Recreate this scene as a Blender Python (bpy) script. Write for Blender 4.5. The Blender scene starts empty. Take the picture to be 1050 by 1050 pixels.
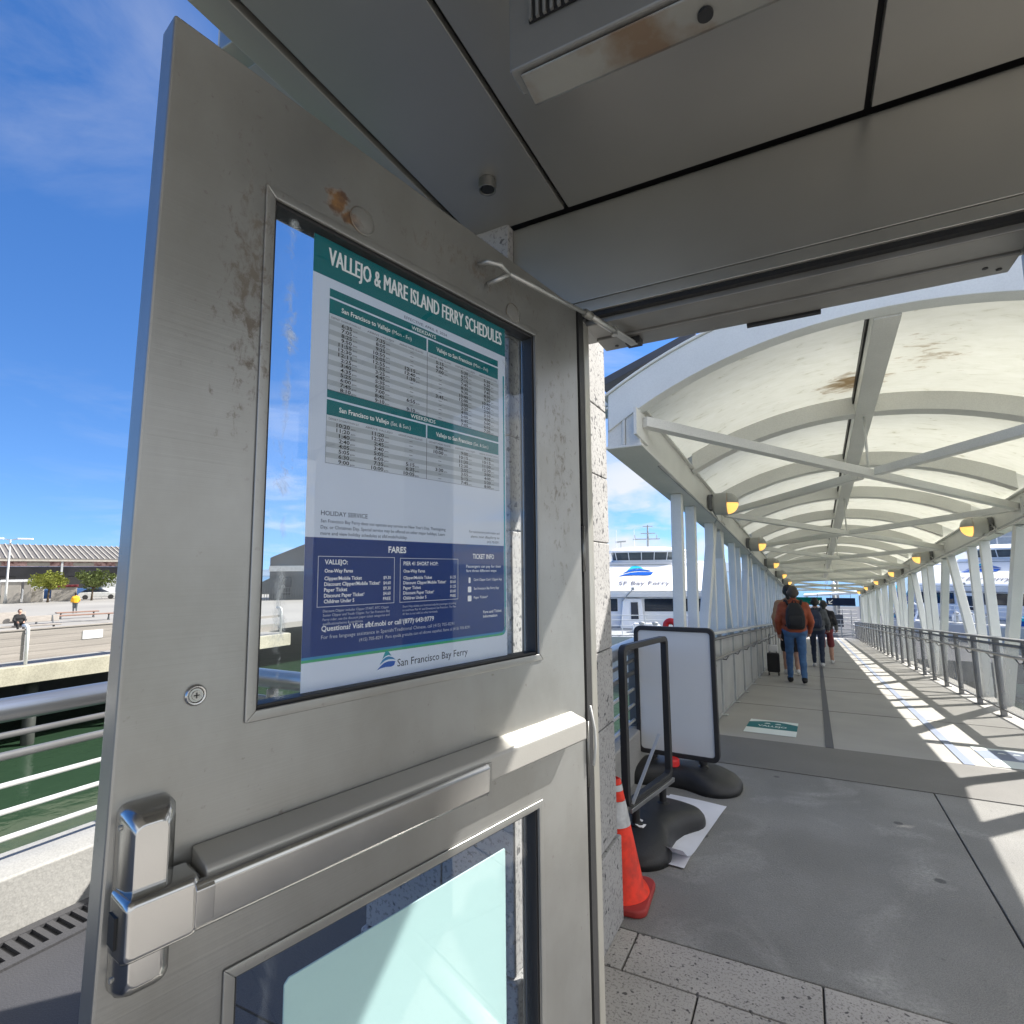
import bpy, bmesh, math, random
from mathutils import Vector, Matrix, noise
random.seed(7)
S=bpy.context.scene
COL=S.collection
R=math.radians
# ------------------------------------------------------------------ world, sun, camera
SUN=Vector((.475,.56,.68)).normalized()
S.view_settings.view_transform='Standard'; S.view_settings.look='None'
S.view_settings.exposure=1.1; S.view_settings.gamma=1.0
W=bpy.data.worlds.new("World"); S.world=W; W.use_nodes=True
nt=W.node_tree; nt.nodes.clear()
def N(t,ty,**k):
    n=t.nodes.new(ty)
    for a,b in k.items(): setattr(n,a,b)
    return n
def mathn(t,op,a,b=None,clamp=False):
    n=N(t,'ShaderNodeMath',operation=op); n.use_clamp=clamp
    for i,v in enumerate((a,b)):
        if v is None: continue
        if isinstance(v,(int,float)): n.inputs[i].default_value=v
        else: t.links.new(v,n.inputs[i])
    return n.outputs[0]
def ramp(t,fac,stops):
    n=N(t,'ShaderNodeValToRGB'); e=n.color_ramp.elements
    while len(e)<len(stops): e.new(.5)
    for i,(p,c) in enumerate(stops):
        e[i].position=p; e[i].color=c if len(c)==4 else (*c,1)
    t.links.new(fac,n.inputs[0]); return n.outputs[0]
def mixc(t,fac,a,b,mode='MIX'):
    n=N(t,'ShaderNodeMix',data_type='RGBA',blend_type=mode)
    for i,v in ((0,fac),(6,a),(7,b)):
        if isinstance(v,(int,float)): n.inputs[i].default_value=v
        elif isinstance(v,tuple): n.inputs[i].default_value=v if len(v)==4 else (*v,1)
        else: t.links.new(v,n.inputs[i])
    return n.outputs[2]
sky=N(nt,'ShaderNodeTexSky',sky_type='NISHITA',sun_disc=False)
sky.sun_elevation=math.asin(SUN.z); sky.sun_rotation=math.atan2(SUN.x,SUN.y)
sky.altitude=0; sky.air_density=1.0; sky.dust_density=.05; sky.ozone_density=4.0
tc=N(nt,'ShaderNodeTexCoord')
hs=N(nt,'ShaderNodeHueSaturation'); hs.inputs['Saturation'].default_value=1.22; hs.inputs['Hue'].default_value=.508; nt.links.new(sky.outputs[0],hs.inputs['Color'])
va=N(nt,'ShaderNodeVectorMath',operation='ADD'); va.inputs[1].default_value=(0,0,.13); nt.links.new(tc.outputs['Generated'],va.inputs[0])
vn_=N(nt,'ShaderNodeVectorMath',operation='NORMALIZE'); nt.links.new(va.outputs[0],vn_.inputs[0]); nt.links.new(vn_.outputs[0],sky.inputs[0])
# thin clouds: noise in direction space, stretched on a flat layer high above
sx=N(nt,'ShaderNodeSeparateXYZ'); nt.links.new(tc.outputs['Generated'],sx.inputs[0])
zz=mathn(nt,'MAXIMUM',mathn(nt,'ADD',sx.outputs[2],.12),.06)
cx=N(nt,'ShaderNodeCombineXYZ')
nt.links.new(mathn(nt,'DIVIDE',sx.outputs[0],zz),cx.inputs[0]); nt.links.new(mathn(nt,'DIVIDE',sx.outputs[1],zz),cx.inputs[1])
mp=N(nt,'ShaderNodeMapping'); mp.inputs['Scale'].default_value=(.9,.9,1); mp.inputs['Location'].default_value=(3.1,1.7,0)
nt.links.new(cx.outputs[0],mp.inputs[0])
cn=N(nt,'ShaderNodeTexNoise'); cn.inputs['Scale'].default_value=1.5; cn.inputs['Detail'].default_value=9; cn.inputs['Roughness'].default_value=.58; cn.inputs['Distortion'].default_value=.5
nt.links.new(mp.outputs[0],cn.inputs['Vector'])
thin=ramp(nt,cn.outputs[0],[(.50,(0,0,0)),(.74,(1,1,1))])
# more cloud towards the bay mouth (+Y) than over the pier
toY=ramp(nt,sx.outputs[1],[(.40,(.10,.10,.10)),(.8,(1,1,1))])
low=ramp(nt,sx.outputs[2],[(.02,(1,1,1)),(.42,(.55,.55,.55))])
cm=mathn(nt,'MULTIPLY',mathn(nt,'MULTIPLY',thin,toY),low)
# bigger white bank low over the water to the north
cn2=N(nt,'ShaderNodeTexNoise'); cn2.inputs['Scale'].default_value=4.2; cn2.inputs['Detail'].default_value=8; cn2.inputs['Roughness'].default_value=.55
mp2=N(nt,'ShaderNodeMapping'); mp2.inputs['Scale'].default_value=(1,1,2.1); mp2.inputs['Location'].default_value=(.35,.2,.15)
nt.links.new(tc.outputs['Generated'],mp2.inputs[0]); nt.links.new(mp2.outputs[0],cn2.inputs['Vector'])
bank=ramp(nt,cn2.outputs[0],[(.44,(0,0,0)),(.60,(1,1,1))])
bz=ramp(nt,sx.outputs[2],[(.0,(1,1,1)),(.17,(.9,.9,.9)),(.30,(0,0,0))])
by=ramp(nt,sx.outputs[1],[(.78,(0,0,0)),(.95,(1,1,1))])
bk=mathn(nt,'MULTIPLY',mathn(nt,'MULTIPLY',bank,bz),by)
# broken cloud right, seen in door glass; overhead part added to whiten shade light
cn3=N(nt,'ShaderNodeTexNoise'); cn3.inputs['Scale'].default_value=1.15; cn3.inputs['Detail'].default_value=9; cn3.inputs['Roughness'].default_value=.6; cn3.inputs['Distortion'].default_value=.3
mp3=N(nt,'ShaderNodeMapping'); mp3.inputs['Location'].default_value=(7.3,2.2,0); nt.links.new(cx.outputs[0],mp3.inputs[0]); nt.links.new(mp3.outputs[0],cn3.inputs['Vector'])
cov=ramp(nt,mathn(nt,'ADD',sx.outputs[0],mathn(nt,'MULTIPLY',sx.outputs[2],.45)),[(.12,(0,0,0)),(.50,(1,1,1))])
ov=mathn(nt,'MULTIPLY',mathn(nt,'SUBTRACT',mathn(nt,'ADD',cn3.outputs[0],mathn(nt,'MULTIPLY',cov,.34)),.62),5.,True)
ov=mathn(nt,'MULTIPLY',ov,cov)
# one soft high cloud over the pier
dp=N(nt,'ShaderNodeVectorMath',operation='DOT_PRODUCT'); nvx=N(nt,'ShaderNodeVectorMath',operation='NORMALIZE'); nt.links.new(tc.outputs['Generated'],nvx.inputs[0]); nt.links.new(nvx.outputs[0],dp.inputs[0]); dp.inputs[1].default_value=Vector((-.735,.27,.62)).normalized()
sc_=ramp(nt,dp.outputs['Value'],[(.980,(0,0,0)),(.999,(1,1,1))])
soft=mathn(nt,'MULTIPLY',sc_,ramp(nt,cn.outputs[0],[(.40,(0,0,0)),(.75,(.50,.50,.50))]))
call=mathn(nt,'MAXIMUM',mathn(nt,'MAXIMUM',cm,bk),soft,True)
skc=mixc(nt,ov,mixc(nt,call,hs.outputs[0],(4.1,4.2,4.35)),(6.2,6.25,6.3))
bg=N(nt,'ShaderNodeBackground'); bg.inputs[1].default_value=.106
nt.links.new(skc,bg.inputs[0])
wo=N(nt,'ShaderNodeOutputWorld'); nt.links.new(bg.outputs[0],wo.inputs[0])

sl=bpy.data.lights.new('sun','SUN'); sl.energy=5.0; sl.angle=R(.53); sl.color=(1,.955,.89)
so=bpy.data.objects.new('sun',sl); COL.objects.link(so); so.rotation_euler=SUN.to_track_quat('Z','Y').to_euler(); so.location=(20,20,30)

H=1.40; YAW,PIT,ROL=R(27.4),R(6.2),R(-.55)
fw=Vector((-math.sin(YAW)*math.cos(PIT),math.cos(YAW)*math.cos(PIT),math.sin(PIT)))
rt=Vector((math.cos(YAW),math.sin(YAW),0)); up=rt.cross(fw)
rt2=rt*math.cos(ROL)+up*math.sin(ROL); up2=rt2.cross(fw)
cd=bpy.data.cameras.new('camera'); cam=bpy.data.objects.new('camera',cd); COL.objects.link(cam); S.camera=cam
cd.sensor_width=36; cd.lens=570/1050*36; cd.clip_start=.02; cd.clip_end=9000
cam.matrix_world=Matrix(((rt2.x,up2.x,-fw.x,0),(rt2.y,up2.y,-fw.y,0),(rt2.z,up2.z,-fw.z,H),(0,0,0,1)))

# ------------------------------------------------------------------ materials
def mat(name,col,rough=.6,metal=0.,var=.12,scale=3.,bump=0.,bscale=40.,spec=.5,col2=None,fine=0.,emis=None,alpha=1.,stretch=(1,1,1),coat=0.):
    m=bpy.data.materials.new(name); m.use_nodes=True; t=m.node_tree; b=t.nodes['Principled BSDF']
    b.inputs['Roughness'].default_value=rough; b.inputs['Metallic'].default_value=metal
    b.inputs['Specular IOR Level'].default_value=spec
    if coat: b.inputs['Coat Weight'].default_value=coat; b.inputs['Coat Roughness'].default_value=.04
    c=N(t,'ShaderNodeTexCoord'); mpp=N(t,'ShaderNodeMapping'); mpp.inputs['Scale'].default_value=stretch
    t.links.new(c.outputs['Object'],mpp.inputs[0])
    n1=N(t,'ShaderNodeTexNoise'); n1.inputs['Scale'].default_value=scale; n1.inputs['Detail'].default_value=6
    t.links.new(mpp.outputs[0],n1.inputs['Vector'])
    lo=tuple(max(0,x*(1-var)) for x in col); hi=tuple(min(1,x*(1+var)) for x in col)
    if col2: hi=col2
    out=ramp(t,n1.outputs[0],[(.3,lo),(.7,hi)])
    if fine:
        n2=N(t,'ShaderNodeTexNoise'); n2.inputs['Scale'].default_value=bscale*2.2; n2.inputs['Detail'].default_value=3
        t.links.new(mpp.outputs[0],n2.inputs['Vector'])
        f=ramp(t,n2.outputs[0],[(.36,(1-fine,)*3),(.6,(1+0*fine,)*3)])
        out=mixc(t,1.,out,f,'MULTIPLY')
    t.links.new(out,b.inputs['Base Color'])
    rv=N(t,'ShaderNodeMapRange'); rv.inputs['To Min'].default_value=max(.02,rough*.85); rv.inputs['To Max'].default_value=min(1,rough*1.15)
    t.links.new(n1.outputs[0],rv.inputs[0]); t.links.new(rv.outputs[0],b.inputs['Roughness'])
    if bump:
        n3=N(t,'ShaderNodeTexNoise'); n3.inputs['Scale'].default_value=bscale; n3.inputs['Detail'].default_value=5
        t.links.new(mpp.outputs[0],n3.inputs['Vector'])
        bu=N(t,'ShaderNodeBump'); bu.inputs['Strength'].default_value=bump; bu.inputs['Distance'].default_value=.01
        t.links.new(n3.outputs[0],bu.inputs['Height']); t.links.new(bu.outputs[0],b.inputs['Normal'])
    if emis:
        b.inputs['Emission Color'].default_value=(*emis[0],1); b.inputs['Emission Strength'].default_value=emis[1]
    if alpha<1: b.inputs['Alpha'].default_value=alpha
    return m
def flat(name,col,rough=.5,coat=0.): return mat(name,col,rough,var=.03,coat=coat,spec=.08)
def backlit(name,col,tr):
    m=bpy.data.materials.new(name); m.use_nodes=True; t=m.node_tree; t.nodes.clear(); o=N(t,'ShaderNodeOutputMaterial'); d=N(t,'ShaderNodeBsdfDiffuse'); q=N(t,'ShaderNodeBsdfTranslucent'); x=N(t,'ShaderNodeMixShader'); x.inputs[0].default_value=tr
    c=N(t,'ShaderNodeTexCoord'); n=N(t,'ShaderNodeTexNoise'); n.inputs['Scale'].default_value=9; t.links.new(c.outputs['Object'],n.inputs['Vector']); k=ramp(t,n.outputs[0],[(.3,tuple(v*.97 for v in col)),(.7,col)])
    t.links.new(k,d.inputs[0]); t.links.new(k,q.inputs[0]); t.links.new(d.outputs[0],x.inputs[1]); t.links.new(q.outputs[0],x.inputs[2]); t.links.new(x.outputs[0],o.inputs[0]); return m
M={}
M['steel']=mat('satin_steel',(.42,.42,.40),.38,.75,.10,2.5,.05,300,stretch=(1,25,1))
M['barsteel']=mat('satin_bar_steel',(.43,.42,.39),.42,.35,.08,3,.03,200)
M['steel_dk']=mat('dark_satin_steel',(.22,.22,.21),.35,.8,.12,3)
M['polish']=mat('worn_polished_steel',(.52,.52,.51),.22,1.,.12,5)
M['tube']=mat('brushed_tube_steel',(.40,.40,.40),.30,.9,.1,2)
M['panel']=mat('grey_soffit_panel',(.41,.40,.375),.36,.70,.14,1.1,.05,3)
M['fascia']=mat('grey_fascia_panel',(.45,.44,.40),.36,.68,.14,1.2,.05,3)
M['black']=mat('black_gap',(.012,.012,.013),.6)
M['rubber']=mat('black_rubber',(.02,.02,.021),.55,bump=.1)
M['white']=mat('white_paint',(.74,.76,.74),.38,0,.06,2.2,.03,50,fine=.05)
M['cream']=mat('cream_steel_paint',(.70,.70,.66),.42,0,.08,1.6,.04,50,fine=.08)
M['concrete']=mat('weathered_concrete',(.255,.252,.238),.78,0,.24,1.3,.3,110,fine=.35)
M['deck']=mat('walkway_deck',(.37,.36,.335),.8,0,.10,1.4,.2,120,fine=.15)
M['plate']=mat('transition_plate',(.165,.16,.15),.62,.15,.12,2,.2,150,fine=.2)
M['pavedk']=mat('dark_paving',(.052,.052,.056),.6,0,.25,1.3,.2,120,fine=.3)
M['kerb']=mat('kerb_concrete',(.34,.335,.315),.75,0,.12,2.0,.2,60,fine=.15)
M['signwhite']=mat('blank_sign_panel',(.62,.64,.65),.33,0,.03,1)
M['baseblk']=mat('black_moulded_plastic',(.017,.018,.019),.5,0,.3,7,.15,160,col2=(.024,.024,.025))
M['paper']=mat('white_paper',(.74,.75,.80),.7)
M['orange']=mat('cone_orange',(.84,.030,.003),.6,0,.16,11,fine=.3,bscale=9)
M['conewhite']=mat('cone_collar',(.58,.59,.59),.35,0,.15,14,fine=.2,bscale=12)
M['conebase']=mat('cone_base_red',(.34,.03,.025),.6,0,.15,8,.1)
M['red']=mat('red_plastic',(.75,.03,.03),.4)
M['teal']=flat('poster_teal',(.006,.16,.185),.4); M['navy']=flat('poster_navy',(.004,.034,.19),.5)
M['pwhite']=backlit('poster_paper',(.92,.92,.93),.45); M['pgrey']=backlit('poster_grey_band',(.60,.63,.66),.35); M['plight']=backlit('poster_light_band',(.78,.80,.83),.35)
M['ink']=flat('poster_ink',(.03,.03,.035),.5); M['inkgrey']=flat('poster_grey_ink',(.16,.16,.19),.5); M['ptext']=flat('poster_white_text',(.9,.9,.92),.5)
M['green']=flat('poster_green',(.05,.36,.16),.4); M['ltblue']=flat('poster_light_blue',(.03,.22,.46),.4); M['palegrn']=flat('poster_cyan',(.02,.30,.36),.4)
M['aqua']=mat('pale_aqua_board',(.50,.70,.68),.45,0,.02,1)
M['lampgrey']=mat('lamp_grey',(.40,.40,.36),.45)
M['lens']=mat('lit_lamp_lens',(.9,.62,.25),.3,emis=((1,.52,.11),.62))
M['railmetal']=mat('dark_rail_steel',(.20,.20,.20),.38,.6,.15,4)
M['railgrey']=mat('grey_galvanised',(.40,.41,.40),.5,.3,.15,4)
M['raillight']=mat('light_galvanised',(.50,.51,.50),.5,.2,.12,4)
M['ferrywhite']=mat('ferry_white',(.82,.84,.86),.3,0,.03,.4,coat=.3)
M['ferryglass']=mat('ferry_dark_glass',(.012,.018,.03),.08)
M['wheelglass']=mat('wheelhouse_glass',(.10,.12,.13),.05,.3)
M['ferryblue']=flat('ferry_blue',(.012,.09,.42),.3); M['ferrycyan']=flat('ferry_cyan',(.03,.42,.62),.3)
M['ferrygrey']=mat('ferry_grey',(.35,.37,.38),.5)
M['skin']=mat('skin',(.45,.26,.19),.55); M['hairgrey']=mat('hair_grey_brown',(.07,.055,.045),.7,bump=.3,bscale=90); M['hairdark']=mat('hair_dark',(.012,.011,.01),.6)
M['rustjacket']=mat('rust_orange_jacket',(.30,.065,.025),.75,0,.15,9,.2,40); M['jeans']=mat('blue_denim',(.055,.13,.27),.85,0,.18,12,.2,90)
M['blkcloth']=mat('black_fabric',(.014,.014,.016),.8,0,.2,12,.2,60); M['darkblue']=mat('dark_blue_cloth',(.02,.03,.06),.8); M['maroon']=mat('maroon_cloth',(.17,.025,.03),.8)
M['greycloth']=mat('grey_cloth',(.09,.10,.11),.85,0,.2,10,.2,50); M['whcloth']=mat('white_cloth',(.6,.6,.6),.8)
M['yellow']=mat('yellow_jacket',(.80,.40,.02),.8); M['redcloth']=mat('red_jacket',(.65,.02,.05),.8); M['tan']=mat('tan_cloth',(.35,.2,.11),.8)
M['wood']=mat('weathered_boards',(.30,.275,.25),.8,0,.14,1.2,.2,20,stretch=(3,.3,14),fine=.2)
M['timber']=mat('pale_timber_edge',(.38,.36,.28),.8,0,.2,1.1,.2,10,fine=.2)
M['pile']=mat('dark_wet_pile',(.035,.04,.035),.6,0,.3,2,.3,12)
M['asphalt']=mat('pier_concrete',(.27,.26,.24),.85,0,.12,.12,.1,4,fine=.1)
M['roof']=mat('ribbed_metal_roof',(.17,.155,.135),.5,.2,.15,.6); M['rib']=mat('roof_rib',(.36,.34,.30),.5)
M['shedwall']=mat('dark_shed_wall',(.045,.045,.05),.7,0,.3,.5); M['redsign']=mat('faded_red_frieze',(.36,.12,.11),.7,0,.7,2.2,col2=(.62,.42,.40))
M['bark']=mat('bark',(.10,.075,.05),.9); M['leafA']=mat('yellow_green_leaf',(.20,.22,.03),.7,0,.35,1.5); M['leafB']=mat('dull_green_leaf',(.10,.13,.03),.7,0,.3,1.5)
M['truckwhite']=mat('white_vehicle_paint',(.78,.79,.8),.3); M['boothgrey']=mat('grey_masonry',(.33,.31,.28),.8,0,.15,.8); M['bluefence']=mat('blue_painted_panel',(.06,.15,.36),.6,0,.3,.8)
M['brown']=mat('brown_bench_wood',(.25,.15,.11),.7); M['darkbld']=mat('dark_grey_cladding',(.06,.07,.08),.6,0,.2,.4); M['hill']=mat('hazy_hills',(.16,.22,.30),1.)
M['signgreen']=flat('sign_green',(.0,.10,.085),.4); M['signnavy']=flat('sign_navy',(.012,.022,.06),.4)
M['unit']=mat('dull_steel_housing',(.24,.235,.22),.4,.5,.2,3,.06,40)
M['strip']=mat('grey_floor_strip',(.07,.075,.09),.6); M['bluestrip']=mat('blue_grey_floor_strip',(.20,.24,.33),.6)
M['decalteal']=flat('decal_teal',(.03,.17,.19),.6); M['decalpale']=flat('decal_pale',(.72,.78,.76),.6)
M['roofslab']=mat('roof_white_edge',(.55,.55,.52),.5)

def principled(m): return m.node_tree.nodes['Principled BSDF'],m.node_tree
# granite with black flecks and pits
def granite(name,base,dark,scale=90,pit=.5):
    m=mat(name,base,.72,0,.10,4,0); b,t=principled(m)
    c=N(t,'ShaderNodeTexCoord')
    v=N(t,'ShaderNodeTexNoise'); v.inputs['Scale'].default_value=scale; v.inputs['Detail'].default_value=4; v.inputs['Roughness'].default_value=.7
    v2=N(t,'ShaderNodeTexNoise'); v2.inputs['Scale'].default_value=scale*.5; v2.inputs['Detail'].default_value=2; v2.inputs['Roughness'].default_value=.4
    for q in (v,v2): t.links.new(c.outputs['Object'],q.inputs['Vector'])
    fl=ramp(t,v.outputs[0],[(.40,(1,1,1)),(.47,(0,0,0))]); bl=ramp(t,v2.outputs[0],[(.30,(1,1,1)),(.37,(0,0,0))])
    f=mathn(t,'MAXIMUM',mathn(t,'MULTIPLY',fl,.55),bl,True)
    old=b.inputs['Base Color'].links[0].from_socket
    t.links.new(mixc(t,f,old,dark),b.inputs['Base Color'])
    bu=N(t,'ShaderNodeBump',invert=True); bu.inputs['Strength'].default_value=pit; bu.inputs['Distance'].default_value=.006
    t.links.new(f,bu.inputs['Height']); t.links.new(bu.outputs[0],b.inputs['Normal'])
    return m
M['granite']=granite('split_faced_granite',(.37,.365,.36),(.09,.09,.095),80,.28)
M['granfloor']=granite('granite_paver',(.40,.38,.355),(.085,.08,.08),110,.25)
# stained concrete: gum spots, pale scuffs
def stains(m,sc=2.2):
    b,t=principled(m); c=N(t,'ShaderNodeTexCoord')
    v=N(t,'ShaderNodeTexVoronoi'); v.inputs['Scale'].default_value=sc*1.3; t.links.new(c.outputs['Object'],v.inputs['Vector'])
    sp=ramp(t,v.outputs['Distance'],[(.055,(1,1,1)),(.075,(0,0,0))])
    n=N(t,'ShaderNodeTexNoise'); n.inputs['Scale'].default_value=sc*.8; n.inputs['Detail'].default_value=8; n.inputs['Distortion'].default_value=1.2
    t.links.new(c.outputs['Object'],n.inputs['Vector'])
    pale=ramp(t,n.outputs[0],[(.55,(0,0,0)),(.70,(1,1,1))]); dk=ramp(t,n.outputs[0],[(.30,(.5,.5,.5)),(.46,(0,0,0))])
    old=b.inputs['Base Color'].links[0].from_socket
    gr_=N(t,'ShaderNodeTexNoise'); gr_.inputs['Scale'].default_value=sc*26; gr_.inputs['Detail'].default_value=7; gr_.inputs['Roughness'].default_value=.75; t.links.new(c.outputs['Object'],gr_.inputs['Vector']); gk=ramp(t,gr_.outputs[0],[(.38,(.15,.15,.15)),(.60,(1,1,1))]); pale=mathn(t,'MULTIPLY',pale,gk)
    gd=ramp(t,gr_.outputs[0],[(.34,(.55,.55,.55)),(.47,(0,0,0))]); old=mixc(t,gd,old,(.15,.148,.14)); old=mixc(t,dk,old,(.19,.185,.17)); o=mixc(t,mathn(t,'MULTIPLY',pale,.55),old,(.48,.47,.44)); o=mixc(t,mathn(t,'MULTIPLY',sp,.8),o,(.07,.07,.07))
    v3=N(t,'ShaderNodeTexVoronoi'); v3.inputs['Scale'].default_value=sc*4.1; t.links.new(c.outputs['Object'],v3.inputs['Vector']); s3=ramp(t,v3.outputs['Distance'],[(.045,(1,1,1)),(.07,(0,0,0))]); o=mixc(t,mathn(t,'MULTIPLY',s3,.45),o,(.10,.10,.095))
    t.links.new(o,b.inputs['Base Color'])
stains(M['concrete'])
# door leaf: blotchy brushed steel, brown pitting near the glass edge, rust patch
def doormat():
    m=mat('weathered_door_steel',(.36,.362,.352),.36,.70,.16,1.6,.03,220,stretch=(1,1,1)); b,t=principled(m)
    c=N(t,'ShaderNodeTexCoord'); sp=N(t,'ShaderNodeSeparateXYZ'); t.links.new(c.outputs['Object'],sp.inputs[0])
    n=N(t,'ShaderNodeTexNoise'); n.inputs['Scale'].default_value=44; n.inputs['Detail'].default_value=8; n.inputs['Roughness'].default_value=.72; n.inputs['Distortion'].default_value=.4
    mp_=N(t,'ShaderNodeMapping'); mp_.inputs['Scale'].default_value=(1.3,.75,1); t.links.new(c.outputs['Object'],mp_.inputs[0]); t.links.new(mp_.outputs[0],n.inputs['Vector'])
    def blob(x,y,rx,ry):
        dx=mathn(t,'DIVIDE',mathn(t,'SUBTRACT',sp.outputs[0],x),rx); dy=mathn(t,'DIVIDE',mathn(t,'SUBTRACT',sp.outputs[1],y),ry)
        d=mathn(t,'SQRT',mathn(t,'ADD',mathn(t,'MULTIPLY',dx,dx),mathn(t,'MULTIPLY',dy,dy)))
        return mathn(t,'SUBTRACT',1.,d,True)
    # left stile, hinge stile and top rail pitting
    area=mathn(t,'MAXIMUM',mathn(t,'MAXIMUM',blob(-.885,1.83,.075,.34),mathn(t,'MULTIPLY',blob(-.10,1.70,.12,.62),.65)),mathn(t,'MULTIPLY',blob(-.40,2.06,.42,.07),.8))
    thr=mathn(t,'SUBTRACT',mathn(t,'ADD',n.outputs[0],mathn(t,'MULTIPLY',area,.255)),.645)
    pit=mathn(t,'MULTIPLY',mathn(t,'MULTIPLY',thr,7.,True),.85)
    old=b.inputs['Base Color'].links[0].from_socket
    o=mixc(t,pit,old,(.12,.095,.07))
    # greyer smears
    n2=N(t,'ShaderNodeTexNoise'); n2.inputs['Scale'].default_value=3.3; n2.inputs['Detail'].default_value=8; n2.inputs['Roughness'].default_value=.62; t.links.new(mp_.outputs[0],n2.inputs['Vector'])
    sm=ramp(t,n2.outputs[0],[(.42,(0,0,0)),(.72,(.62,.62,.62))]); o=mixc(t,sm,o,(.25,.245,.22))
    ru=mathn(t,'MAXIMUM',blob(-.748,2.030,.036,.036),blob(-.722,2.012,.032,.022)); n4=N(t,'ShaderNodeTexNoise'); n4.inputs['Scale'].default_value=55; n4.inputs['Detail'].default_value=5; t.links.new(c.outputs['Object'],n4.inputs['Vector'])
    rf=mathn(t,'MULTIPLY',mathn(t,'SUBTRACT',mathn(t,'ADD',ru,mathn(t,'MULTIPLY',n4.outputs[0],1.5)),1.02),3.2,True)
    o=mixc(t,mathn(t,'MULTIPLY',rf,.9),o,ramp(t,n4.outputs[0],[(.40,(.22,.10,.02)),(.62,(.07,.026,.008))]))
    t.links.new(o,b.inputs['Base Color'])
    mt=mathn(t,'MULTIPLY',mathn(t,'SUBTRACT',1.,mathn(t,'MAXIMUM',rf,pit),True),.72); t.links.new(mt,b.inputs['Metallic'])
    n5=N(t,'ShaderNodeTexNoise'); n5.inputs['Scale'].default_value=5.; n5.inputs['Detail'].default_value=3; mq=N(t,'ShaderNodeMapping'); mq.inputs['Scale'].default_value=(.5,60,1); t.links.new(c.outputs['Object'],mq.inputs[0]); t.links.new(mq.outputs[0],n5.inputs['Vector'])
    n6=N(t,'ShaderNodeTexNoise'); n6.inputs['Scale'].default_value=2.4; n6.inputs['Detail'].default_value=2; t.links.new(c.outputs['Object'],n6.inputs['Vector'])
    hh=mathn(t,'ADD',mathn(t,'MULTIPLY',n5.outputs[0],.035),n6.outputs[0]); bu=N(t,'ShaderNodeBump'); bu.inputs['Strength'].default_value=.22; bu.inputs['Distance'].default_value=.02; t.links.new(hh,bu.inputs['Height']); t.links.new(bu.outputs[0],b.inputs['Normal'])
    return m
M['door']=doormat()
def rustedge(m,x0,y0,amount):
    b,t=principled(m); c=N(t,'ShaderNodeTexCoord'); n=N(t,'ShaderNodeTexNoise'); n.inputs['Scale'].default_value=9; n.inputs['Detail'].default_value=7
    t.links.new(c.outputs['Object'],n.inputs['Vector']); f=ramp(t,n.outputs[0],[(.52,(0,0,0)),(.66,(amount,)*3)])
    old=b.inputs['Base Color'].links[0].from_socket; t.links.new(mixc(t,f,old,(.16,.085,.035)),b.inputs['Base Color'])
M['unitrust']=mat('rust_streaked_steel',(.27,.265,.24),.38,.5,.2,3,.06,40); rustedge(M['unitrust'],0,0,.75)
# translucent roof membrane with dirt streaks
def membrane():
    m=bpy.data.materials.new('translucent_roof_panel'); m.use_nodes=True; t=m.node_tree; t.nodes.clear()
    o=N(t,'ShaderNodeOutputMaterial'); c=N(t,'ShaderNodeTexCoord'); mpp=N(t,'ShaderNodeMapping'); mpp.inputs['Scale'].default_value=(5,12,5); t.links.new(c.outputs['Object'],mpp.inputs[0])
    n=N(t,'ShaderNodeTexNoise'); n.inputs['Scale'].default_value=1.1; n.inputs['Detail'].default_value=8; n.inputs['Roughness'].default_value=.65; n.inputs['Distortion'].default_value=.8; t.links.new(mpp.outputs[0],n.inputs['Vector'])
    col=ramp(t,n.outputs[0],[(.28,(.58,.57,.48)),(.40,(.79,.79,.73)),(.7,(.85,.85,.80))])
    sp=N(t,'ShaderNodeSeparateXYZ'); t.links.new(c.outputs['Object'],sp.inputs[0])
    def blob(x,y,rx,ry):
        dx=mathn(t,'DIVIDE',mathn(t,'SUBTRACT',sp.outputs[0],x),rx); dy=mathn(t,'DIVIDE',mathn(t,'SUBTRACT',sp.outputs[1],y),ry)
        return mathn(t,'SUBTRACT',1.,mathn(t,'SQRT',mathn(t,'ADD',mathn(t,'MULTIPLY',dx,dx),mathn(t,'MULTIPLY',dy,dy))),True)
    bl=mathn(t,'MAXIMUM',blob(.45,.55,.42,.36),mathn(t,'MULTIPLY',blob(.95,.1,.35,.6),.5))
    f=mathn(t,'MULTIPLY',mathn(t,'SUBTRACT',mathn(t,'ADD',mathn(t,'MULTIPLY',bl,.42),n.outputs[0]),.66),5.,True)
    col=mixc(t,mathn(t,'MULTIPLY',f,.8),col,(.34,.25,.13))
    d=N(t,'ShaderNodeBsdfDiffuse'); tr=N(t,'ShaderNodeBsdfTranslucent'); mx=N(t,'ShaderNodeMixShader'); mx.inputs[0].default_value=.5
    t.links.new(col,d.inputs[0]); t.links.new(col,tr.inputs[0]); t.links.new(d.outputs[0],mx.inputs[1]); t.links.new(tr.outputs[0],mx.inputs[2]); t.links.new(mx.outputs[0],o.inputs[0])
    return m
M['membrane']=membrane()
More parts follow.
